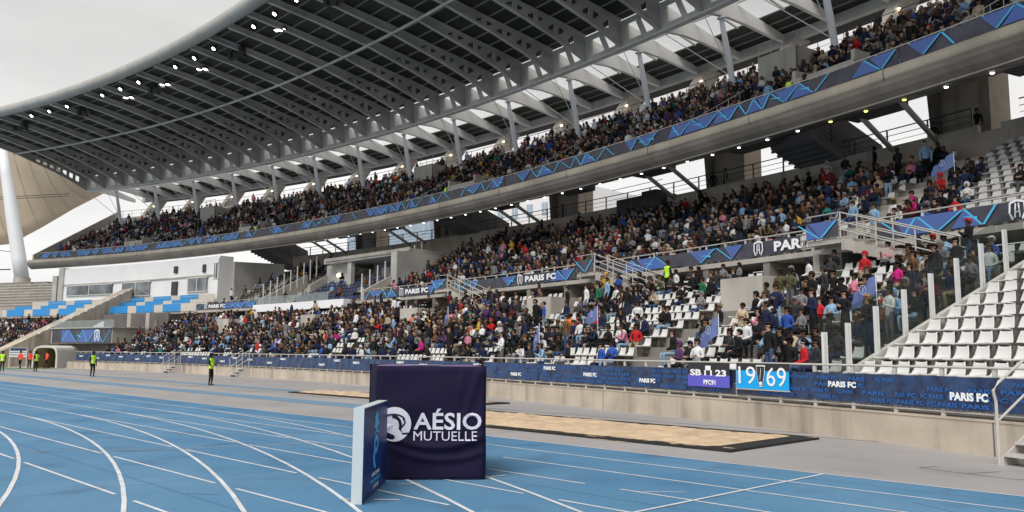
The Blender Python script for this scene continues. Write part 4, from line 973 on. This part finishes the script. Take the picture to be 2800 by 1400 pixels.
def skeleton(pose, hi):
    J = {}; E_ = []
    def j(n, p, r, lab): J[n] = (Vector(p), r, lab)
    seat = pose.startswith('seat'); lean = {'seat_lean': -.22, 'seat_lap': 0, 'seat_back': .08}.get(pose, 0); hz = .52 if seat else .93
    up_h = (.0, 1.0)
    def sp(h, y): return (0, y+lean*(h/.5), hz+h*(1 if lean > -.1 else .95))
    j('pel', (0, 0, hz), .125, 1 if not seat else 2); j('wai', sp(.17, .01), .115, 1); j('che', sp(.34, .01), .135, 1); j('col', sp(.46, .01), .10, 1)
    nk = Vector(sp(.55, -.005)); j('nec', nk, .048, 0)
    h0 = nk+Vector((0, -.025, .055)); h1 = h0+Vector((0, .012, .07)); j('hd0', h0, .070, 0); j('hd1', h1, .092, 0); j('hd2', h1+Vector((0, .004, .04)), .070, 0)
    E_ += [('pel', 'wai'), ('wai', 'che'), ('che', 'col'), ('col', 'nec'), ('nec', 'hd0'), ('hd0', 'hd1'), ('hd1', 'hd2')]
    if hi:
        j('nos', h0+Vector((0, -.088, .045)), .012, 0); j('chn', h0+Vector((0, -.05, .0)), .03, 0); E_ += [('hd1', 'nos'), ('hd0', 'chn')]
        for s in (-1, 1): j('ear%d' % s, h1+Vector((s*.088, .012, -.015)), .014, 0); E_.append(('hd1', 'ear%d' % s))
    for s in (-1, 1):
        t = 'l' if s < 0 else 'r'; sh = Vector(sp(.435, .01))+Vector((s*.165, 0, 0)); j('sh'+t, sh, .068, 1); E_.append(('col', 'sh'+t))
        arms = {'seat_lap': ((.23, .0, -.25), (.10, -.26, -.35)), 'seat_lean': ((.24, -.12, -.25), (.07, -.30, -.12)), 'seat_back': ((.24, -.03, -.24), (.02+.05*s, -.2, -.20)),
                'stand': ((.235, .03, -.28), (.22, -.04, -.53)), 'stand_phone': ((.22, -.04, -.27), (.07, -.26, -.16)), 'stand_cross': ((.235, -.04, -.25), (-.03, -.20, -.22+.03*s)), 'walk': ((.235, -.10*s, -.27), (.21, -.24*s-.08, -.48)), 'raise': ((.26, -.10, -.10), (.23, -.22, .17)), 'seat_raise': ((.26, -.12, -.12), (.22, -.24, .14))}[pose]
        el = sh+Vector((s*(arms[0][0]-.165), arms[0][1], arms[0][2])); wr = Vector((s*arms[1][0], sh.y+arms[1][1], sh.z+arms[1][2]))
        j('el'+t, el, .050, 1); j('wr'+t, wr, .034, 1); d_ = (wr-el).normalized()
        pa = wr+d_*.055; j('pa'+t, pa, .030, 0); E_ += [('sh'+t, 'el'+t), ('el'+t, 'wr'+t), ('wr'+t, 'pa'+t)]
        if hi:
            sd = d_.cross(Vector((s, 0, .01))).normalized(); sd = Vector((1, 0, 0)) if abs(d_.x) < .5 else Vector((0, 0, 1)); sd = (sd-d_*sd.dot(d_)).normalized(); cu = d_.cross(sd)*s
            for f in range(4):
                b = pa+d_*.03+sd*(f-1.5)*.018; L_ = (.066, .078, .072, .056)[f]
                j('f%d0%s' % (f, t), b, .010, 0); j('f%d1%s' % (f, t), b+d_*L_*.5+cu*.008, .009, 0); j('f%d2%s' % (f, t), b+d_*L_*.85+cu*.03, .0075, 0)
                E_ += [('pa'+t, 'f%d0%s' % (f, t)), ('f%d0%s' % (f, t), 'f%d1%s' % (f, t)), ('f%d1%s' % (f, t), 'f%d2%s' % (f, t))]
            th_ = pa-d_*.012-sd*.034*s; j('t0'+t, th_, .011, 0); j('t1'+t, th_+d_*.04-sd*.012*s+cu*.01, .0095, 0); E_ += [('pa'+t, 't0'+t), ('t0'+t, 't1'+t)]
        else: j('ha'+t, pa+d_*.07, .024, 0); E_.append(('pa'+t, 'ha'+t))
        j('hp'+t, (s*.085, -.03 if seat else 0, hz-.06), .088, 2)
        if seat:
            kn = (s*.125, -.43, .50); an = (s*(.12 if pose != 'seat_back' else .10), -.40 if pose != 'seat_lean' else -.34, .09); tz = .045
        elif pose == 'walk': kn = (s*.09, -.12 if s > 0 else .02, .50); an = (s*.085, -.22 if s > 0 else .30, .09 if s > 0 else .16); tz = .04 if s > 0 else .06
        else: kn = (s*.10, -.02, .50); an = (s*.11, .03, .085); tz = .04
        j('kn'+t, kn, .062, 2); j('an'+t, an, .040, 2); j('to'+t, (an[0]+s*.015, an[1]-.15, tz), .036, 3); j('he'+t, (an[0], an[1]+.03, .04), .038, 3)
        E_ += [('pel', 'hp'+t), ('hp'+t, 'kn'+t), ('kn'+t, 'an'+t), ('an'+t, 'he'+t), ('he'+t, 'to'+t)]
    return J, E_
def head_of(J): return J['hd1'][0]
def body(pose, hi):
    J, E_ = skeleton(pose, hi); names = list(J); me = bpy.data.meshes.new('b'); me.from_pydata([J[n][0] for n in names], [(names.index(a), names.index(b)) for a, b in E_], [])
    o = bpy.data.objects.new('b', me); COL.link(o); md = o.modifiers.new('s', 'SKIN'); md.use_smooth_shade = True; md.branch_smoothing = .6
    for i, n in enumerate(names):
        r_ = J[n][1]; d_ = me.skin_vertices[0].data[i]; d_.radius = (r_*1.25 if n in ('che', 'wai') else r_*1.1 if n == 'pel' else r_, r_*.9 if n in ('che', 'wai', 'pel') else r_); d_.use_root = n == 'pel'
    if hi: ss = o.modifiers.new('u', 'SUBSURF'); ss.levels = 1; ss.render_levels = 1
    dg = bpy.context.evaluated_depsgraph_get(); em = o.evaluated_get(dg).to_mesh()
    vs = [tuple(v.co) for v in em.vertices]; fs = [tuple(p.vertices) for p in em.polygons]; o.evaluated_get(dg).to_mesh_clear(); bpy.data.objects.remove(o)
    lab = []
    segs = [(J[a][0], J[b][0], J[a][1], J[b][1], J[a][2], J[b][2]) for a, b in E_]
    for f in fs:
        c = Vector((0, 0, 0))
        for i in f: c += Vector(vs[i])
        c /= len(f); best = None
        for a, b, ra, rb, la, lb in segs:
            ab = b-a; t = max(0, min(1, (c-a).dot(ab)/max(ab.length_squared, 1e-9))); d_ = (c-(a+ab*t)).length-(ra+(rb-ra)*t)
            if best is None or d_ < best[0]: best = (d_, la if t < .5 else lb)
        lab.append(best[1])
    return vs, fs, lab, head_of(J)
def hair_geo(style, hc, low=False):
    nu, nv = (14, 9) if not low else (8, 6); mb = MB(); vs = []; r_ = .104
    for i in range(nv+1):
        for k in range(nu):
            th = math.pi*i/nv; ph = 2*math.pi*k/nu; x, y, z = math.sin(th)*math.cos(ph), math.sin(th)*math.sin(ph), math.cos(th)
            rr = r_*1.06; front = y < -.25
            if style in ('short', 'cap'): zz = max(z, .18 if front else (-.85 if y > .2 else -.45))
            elif style == 'hood': zz = max(z, -.9); rr = r_*1.18
            else: zz = max(z, .18 if front else -2.6 if y > -.1 else -.9)
            if z < 0 and style == 'long' and not front: p = (x*rr*(1.05), y*rr*1.0+.02*(-z), (z*2.4)*rr)
            else: p = (x*rr, y*rr*1.05+(.012 if not style == 'hood' else .02), zz*rr*1.05)
            if front and z < .18 and style != 'hood': p = (p[0]*.78, p[1]*.70, p[2])
            if style == 'hood' and y < -.3 and z < .5: p = (p[0], p[1]*.35, p[2])
            vs.append((hc.x+p[0], hc.y+p[1]+.008, hc.z+p[2]+.018))
    fs = []
    for i in range(nv):
        for k in range(nu):
            a = i*nu+k; b = i*nu+(k+1) % nu; fs.append((a, b, b+nu, a+nu))
    mb.add(vs, fs)
    if style == 'cap': mb.hexa([(hc.x-.07, hc.y-.19, hc.z+.05), (hc.x+.07, hc.y-.19, hc.z+.05), (hc.x+.08, hc.y-.07, hc.z+.06), (hc.x-.08, hc.y-.07, hc.z+.06), (hc.x-.07, hc.y-.19, hc.z+.06), (hc.x+.07, hc.y-.19, hc.z+.06), (hc.x+.08, hc.y-.07, hc.z+.08), (hc.x-.08, hc.y-.07, hc.z+.08)])
    if style == 'bun': c = hc+Vector((0, .10, .09)); mb.tube([c-Vector((0, .03, 0)), c-Vector((0, .01, 0)), c+Vector((0, .03, 0)), c+Vector((0, .05, 0))], [.02, .045, .045, .02], 8)
    return mb
def face_geo(hc):
    mb = MB()
    for s in (-1, 1):
        mb.box((hc.x+s*.032, hc.y-.090, hc.z-.008), (.022, .012, .011)); mb.box((hc.x+s*.032, hc.y-.092, hc.z+.012), (.03, .01, .005))
    mb.box((hc.x, hc.y-.090, hc.z-.062), (.04, .016, .009), 0, 1); return mb
POSES = ['seat_lap', 'seat_lean', 'seat_back', 'seat_raise', 'stand', 'stand_phone', 'stand_cross', 'walk', 'raise']
HI = {}; LOW = {}
for ps in POSES:
    vs, fs, lab, hc = body(ps, True); m_ = MB(); m_.v = vs; m_.f = fs; m_.m = lab; HI[ps] = (m_.mesh('person', ['skin_pale', 'cloth_black', 'trouser_black', 'shoe'], True), hc, {}, face_geo(hc).mesh('face', ['eye', 'lips'], True), (vs, fs, lab))
    for st in ('short', 'long', 'hood', 'cap', 'bun'): HI[ps][2][st] = hair_geo(st, hc).mesh('hair', 'hair_black', True)
    vs, fs, lab, hc = body(ps, False); g_ = {}
    for st in ('short', 'long', 'hood'):
        h_ = hair_geo(st, hc, True); n_ = len(vs); g_[st] = (np.array(list(vs)+h_.v), [list(f) for f in fs]+[[i+n_ for i in f] for f in h_.f], list(lab)+[4]*len(h_.f))
    LOW[ps] = g_
def slot(o, i, m): o.material_slots[i].link = 'OBJECT'; o.material_slots[i].material = MT[m]
def person(loc, rz, pose, skin, top, bot, style, haircol, label, group=None, scale=1.0, shoe='shoe', name='person'):
    me, hc, hh, fm, _ = HI[pose]; o = bpy.data.objects.new(name, me); COL.link(o); o.location = loc; o.rotation_euler = (random.gauss(0, .035) if pose[:4] == 'seat' else 0, random.gauss(0, .03), rz); o.scale = (scale,)*3
    slot(o, 0, 'skin_'+skin); slot(o, 1, 'cloth_'+top); slot(o, 2, 'trouser_'+bot); slot(o, 3, shoe)
    h = bpy.data.objects.new({'hood': 'hood', 'cap': 'cap'}.get(style, 'hair'), hh[style]); COL.link(h); h.parent = o
    slot(h, 0, ('cloth_'+top) if style == 'hood' else ('cloth_'+haircol if style == 'cap' else 'hair_'+haircol))
    f = bpy.data.objects.new('face', fm); COL.link(f); f.parent = o
    tag(o, label, 'person', group); return o
def pose_for(tier, k):
    r_ = random.random()
    return 'seat_lap' if r_ < .34 else 'seat_lean' if r_ < .6 else 'seat_back' if r_ < .92 else 'stand' if r_ < .96 else 'stand_phone'
NEAR = 270
near_p = [p for p in people if in_view(p, 0)][:NEAR]; ids = set(map(id, near_p)); rows_ = {}
for p in near_p: rows_.setdefault((p[0], p[1]), []).append(p)
SHN = {'short': 'short hair', 'long': 'long hair', 'hood': 'hood up', 'cap': 'a cap', 'bun': 'a bun'}
for (ti, k), lst in sorted(rows_.items()):
    lst.sort(key=lambda p: p[2])
    for i, p in enumerate(lst):
        ps = pose_for(ti, k); top = pick(TW); bot = pick(BW); stl = random.choices(['short', 'long', 'hood', 'cap', 'bun'], [46, 28, 11, 9, 6])[0]; hc_ = pick(HW) if stl != 'cap' else random.choice(['black', 'navy', 'white', 'red'])
        off = p[3]-(.22 if ps.startswith('stand') else 0)
        person(P(p[2], off, p[4]), R(p[2]-90)+random.gauss(0, .28), ps, random.choices(list(SK), [30, 25, 25, 20])[0], top, bot, stl, hc_,
               ('%s in %s with %s, %s '+('from the glass screen' if ti == 'L' else 'from the right')+', %s row, %s') % ('standing person' if ps[:2] == 'st' else 'person', top.replace(' ', '-'), SHN[stl], nth(i+1), nth(k+1), TN[ti]), 'spectators in the stand', random.uniform(.93, 1.04), 'shoe_white' if random.random() < .3 else 'shoe')
for ti, k, q, ps, top, bot, stl, lab in HAND:
    o_, z_ = (LO(k), LZ(k)) if ti == 'L' else (MO(k)-.05, MZ(k)); o_ += .63 if ps.startswith('seat') else .3
    person(P(q, o_, z_), R(q-90)+random.gauss(0, .3), ps, 'pale' if len(lab) % 2 else 'brown', top, bot, stl, 'brown' if stl != 'cap' else 'black', lab, 'spectators in the stand', 1.02)
# far crowd: one mesh
pal = ['skin_'+k for k in SK]+['cloth_'+k for k in TOPS]+['trouser_'+k for k in BOTS]+['hair_'+k for k in HAIR]+['shoe']; pi = {n: i for i, n in enumerate(pal)}
V_, F_, M_ = [], [], []; nb = 0
for p in people:
    if id(p) in ids: continue
    ps = pose_for(p[0], p[1]); stl = random.choices(['short', 'long', 'hood'], [55, 30, 15])[0]; v, f, l = LOW[ps][stl]
    a = R(p[2]-90)+random.gauss(0, .3); ca, sa = math.cos(a), math.sin(a); s_ = random.uniform(.92, 1.05); x, y, z = P(p[2], p[3]-(.2 if ps[:2] == 'st' else 0), p[4])
    lx, ly = random.gauss(0, .07), random.gauss(-.02, .10); v = v.copy(); hz_ = np.maximum(0, v[:, 2]-.5); v[:, 0] += hz_*lx; v[:, 1] += hz_*ly; x += random.gauss(0, .05); y += random.gauss(0, .05)
    w_ = np.empty_like(v); w_[:, 0] = x+(v[:, 0]*ca-v[:, 1]*sa)*s_; w_[:, 1] = y+(v[:, 0]*sa+v[:, 1]*ca)*s_; w_[:, 2] = z+v[:, 2]*s_
    top = pick(TW); cm = [pi['skin_'+random.choices(list(SK), [30, 25, 25, 20])[0]], pi['cloth_'+top], pi['trouser_'+pick(BW)], pi['shoe'], pi['cloth_'+top] if stl == 'hood' else pi['hair_'+pick(HW)]]
    V_.append(w_); F_ += [[i+nb for i in q_] for q_ in f]; M_ += [cm[i] for i in l]; nb += len(v)
me = bpy.data.meshes.new('distant_crowd'); V_ = np.concatenate(V_); tot = sum(map(len, F_))
me.vertices.add(len(V_)); me.vertices.foreach_set('co', V_.astype(np.float32).ravel()); me.loops.add(tot); me.loops.foreach_set('vertex_index', np.fromiter((i for f in F_ for i in f), np.int32, tot))
ls = np.array([len(f) for f in F_]); me.polygons.add(len(F_)); me.polygons.foreach_set('loop_start', np.concatenate([[0], np.cumsum(ls)[:-1]]).astype(np.int32))
for n in pal: me.materials.append(MT[n])
me.polygons.foreach_set('material_index', np.array(M_, np.int32)); me.polygons.foreach_set('use_smooth', np.ones(len(F_), bool)); me.update(calc_edges=True); me.validate()
cr_ = struct(obj('distant_crowd', me, None), 'stuff', 'dense crowd of seated spectators farther along and up the stand', 'crowd')
# ------------------------------------------------------------------ stewards and referees
def vest_mesh(pose, lab_keep=(1,), grow=.014, zmin=.9, zmax=1.42, sleeves=False):
    vs, fs, lab = HI[pose][4]; me = HI[pose][0]; nrm_ = [Vector(v.normal) for v in me.vertices]; keep = []; mat_i = []
    for f, l in zip(fs, lab):
        c = sum((Vector(vs[i]) for i in f), Vector())/len(f)
        if l in (1, 2) and zmin < c.z < zmax and abs(c.x) < (.185 if not sleeves else .5) and abs(c.y) < .2: keep.append(f); mat_i.append(1 if abs(c.z-1.06) < .028 or abs(c.z-1.2) < .02 else 0)
    idx = sorted({i for f in keep for i in f}); mp_i = {i: k for k, i in enumerate(idx)}; mb = MB()
    mb.v = [tuple(Vector(vs[i])+nrm_[i]*grow) for i in idx]; mb.f = [tuple(mp_i[i] for i in f) for f in keep]; mb.m = mat_i; return mb
def steward(loc, rz, pose, label, skin, style='short', scale=1.0, group='stewards in yellow vests', shirt='black'):
    o = person(loc, rz, pose, skin, shirt, 'black', style, 'black', label, group, scale)
    obj('hi_vis_vest', vest_mesh(pose), ['vest', 'reflective'], o, True); return o
steward((-42.86, 69.96, 0), R(10), 'stand', 'steward in yellow vest and black trousers, at the left edge', 'brown')
steward((-40.54, 70.79, 0), R(70), 'stand_cross', 'steward in yellow vest standing in front of the referees and tunnel', 'dark', 'hood')
steward((-29.54, 58.66, 0), R(60), 'stand', 'lone steward in yellow vest between tunnel and the first metal steps', 'dark', scale=1.03)
steward((-16.44, 45.57, 0), R(75), 'stand_cross', 'steward in yellow vest and black hood standing alone before the metal steps', 'brown', 'hood', 1.02)
steward((-.96, 27.6, 0), R(75), 'stand', 'steward in yellow vest half hidden behind the dark cube', 'dark', 'short', 1.0)
for q, o_, z_, lab in ((30.6, 9.0, LZ(10), 'steward in yellow vest under the middle landing stair, by the dark opening'), (29.75, 14.9, 14.1, 'steward in yellow vest behind the top deck railing at right'), (40.55, 14.9, 14.1, 'steward in yellow vest behind the top deck railing at mid picture'), (50.7, 14.9, 14.1, 'steward in yellow vest behind the top deck railing above the white balcony')):
    steward(P(q, o_, z_), R(q-90), 'stand', lab, 'brown', 'cap' if 0 else 'short')
mat('cloth_referee', (.85, .09, .05), .7)
for (x, y), a, ps, lab in (((-47.81, 80.85), .1, 'walk', 'referee in orange shirt and black shorts nearest the backdrop board'), ((-46.21, 79.68), .6, 'walk', 'referee in orange shirt in the middle of the three'), ((-45.6, 81.5), -.4, 'walk', 'referee in orange shirt closest to the tunnel mouth')):
    r_ = person((x, y, 0), a, ps, 'tan', 'referee', 'black', 'short', 'black', lab, 'referees in orange')
    obj('bare_shin', MB().tube([(.09, -.13, .44), (.087, -.19, .2)], [.056, .045], 8).tube([(-.09, .03, .44), (-.087, .22, .22)], [.056, .045], 8), 'skin_tan', r_, True)
# standing people at the concourse
for q, o_, lab, t_ in ((28.35, 23.2, 'person in black top and pale trousers standing on the concourse by the pillar', ('black', 'beige')), (29.15, 23.6, 'person in black leaning on the concourse rail beside the nearest pillar', ('black', 'black')), (33.4, 22.5, 'person in dark jacket standing at the concourse rail by the second pillar', ('charcoal', 'black')), (33.75, 22.6, 'person in black hoodie next to the second pillar on the concourse', ('black', 'black')), (38.6, 22.5, 'person in navy at the concourse rail left of the black platform', ('navy', 'black')), (43.6, 22.6, 'person in black standing on the roof edge above the lounge', ('black', 'black'))):
    person(P(q, o_, 12.6), R(q-90)+random.uniform(-1, 1), 'stand', 'tan', t_[0], t_[1], 'short', 'black', lab, 'people on the concourse')
# hand flags
mat('flag_print', (.45, .50, .72), .7)
for k, (q, row, tier, tilt, w_, lab) in enumerate(((26.75, 1, 'L', .5, .95, 'blue hand flag held low in front of a seated woman left of the 1969 banner'), (25.4, 4, 'L', .4, .9, 'blue hand flag just behind the glass screen'), (29.85, 3, 'L', .0, .7, 'small blue hand flag held upright above the crowd left of the violet banner'), (30.55, 1, 'L', 1.1, .8, 'blue hand flag drooping beside the person in brown coat'), (35.35, 5, 'L', 1.2, .8, 'blue hand flag drooping in the crowd behind the dark cube'), (27.2, 6, 'M', .2, 1.0, 'blue hand flag spread over the seated group at upper right'))):
    o_, z_ = (LO(row)+.2, LZ(row)) if tier == 'L' else (MO(row), MZ(row)); base = Vector(P(q, o_, z_+1.0))
    fl = thing('hand_flag', lab, 'flag', base, R(q-90), 'blue hand flags')
    obj('pole', MB().tube([(0, 0, -.4), (.0, -.02, .75)], .011, 6), 'print_white', fl)
    vs = []; fs = []; nx, nz_ = 8, 5
    for i in range(nx+1):
        for j_ in range(nz_+1):
            x, z = i/nx*w_, j_/nz_; vs.append((-x*math.cos(tilt), -.02+.10*math.sin(i*1.3+j_*.5)*(.3+x), .12+.6*z*(1-.25*i/nx)-x*math.sin(tilt+.25)*.8+.04*math.sin(i+j_)))
    n_ = len(vs); vs += [(a, b+.006, c_) for a, b, c_ in vs]
    for i in range(nx):
        for j_ in range(nz_): a = i*(nz_+1)+j_; fs += [(a, a+1, a+nz_+2, a+nz_+1), (a+n_, a+n_+nz_+1, a+n_+nz_+2, a+n_+1)]
    f_ = obj('cloth', MB().add(vs, fs), 'flag_blue', fl, True)
    ring_ = MB(); cxx, czz = -.5*w_*math.cos(tilt), .42-.5*w_*math.sin(tilt)*.8
    for i in range(14): a0, a1 = 2*math.pi*i/14, 2*math.pi*(i+1)/14; ring_.poly([(cxx+r__*math.cos(a), -.085, czz+r__*1.2*math.sin(a)) for r__, a in ((.12, a0), (.12, a1), (.1, a1), (.1, a0))])
    ring_.box((cxx, -.085, czz), (.03, .004, .16)); obj('emblem', ring_, 'flag_print', f_)
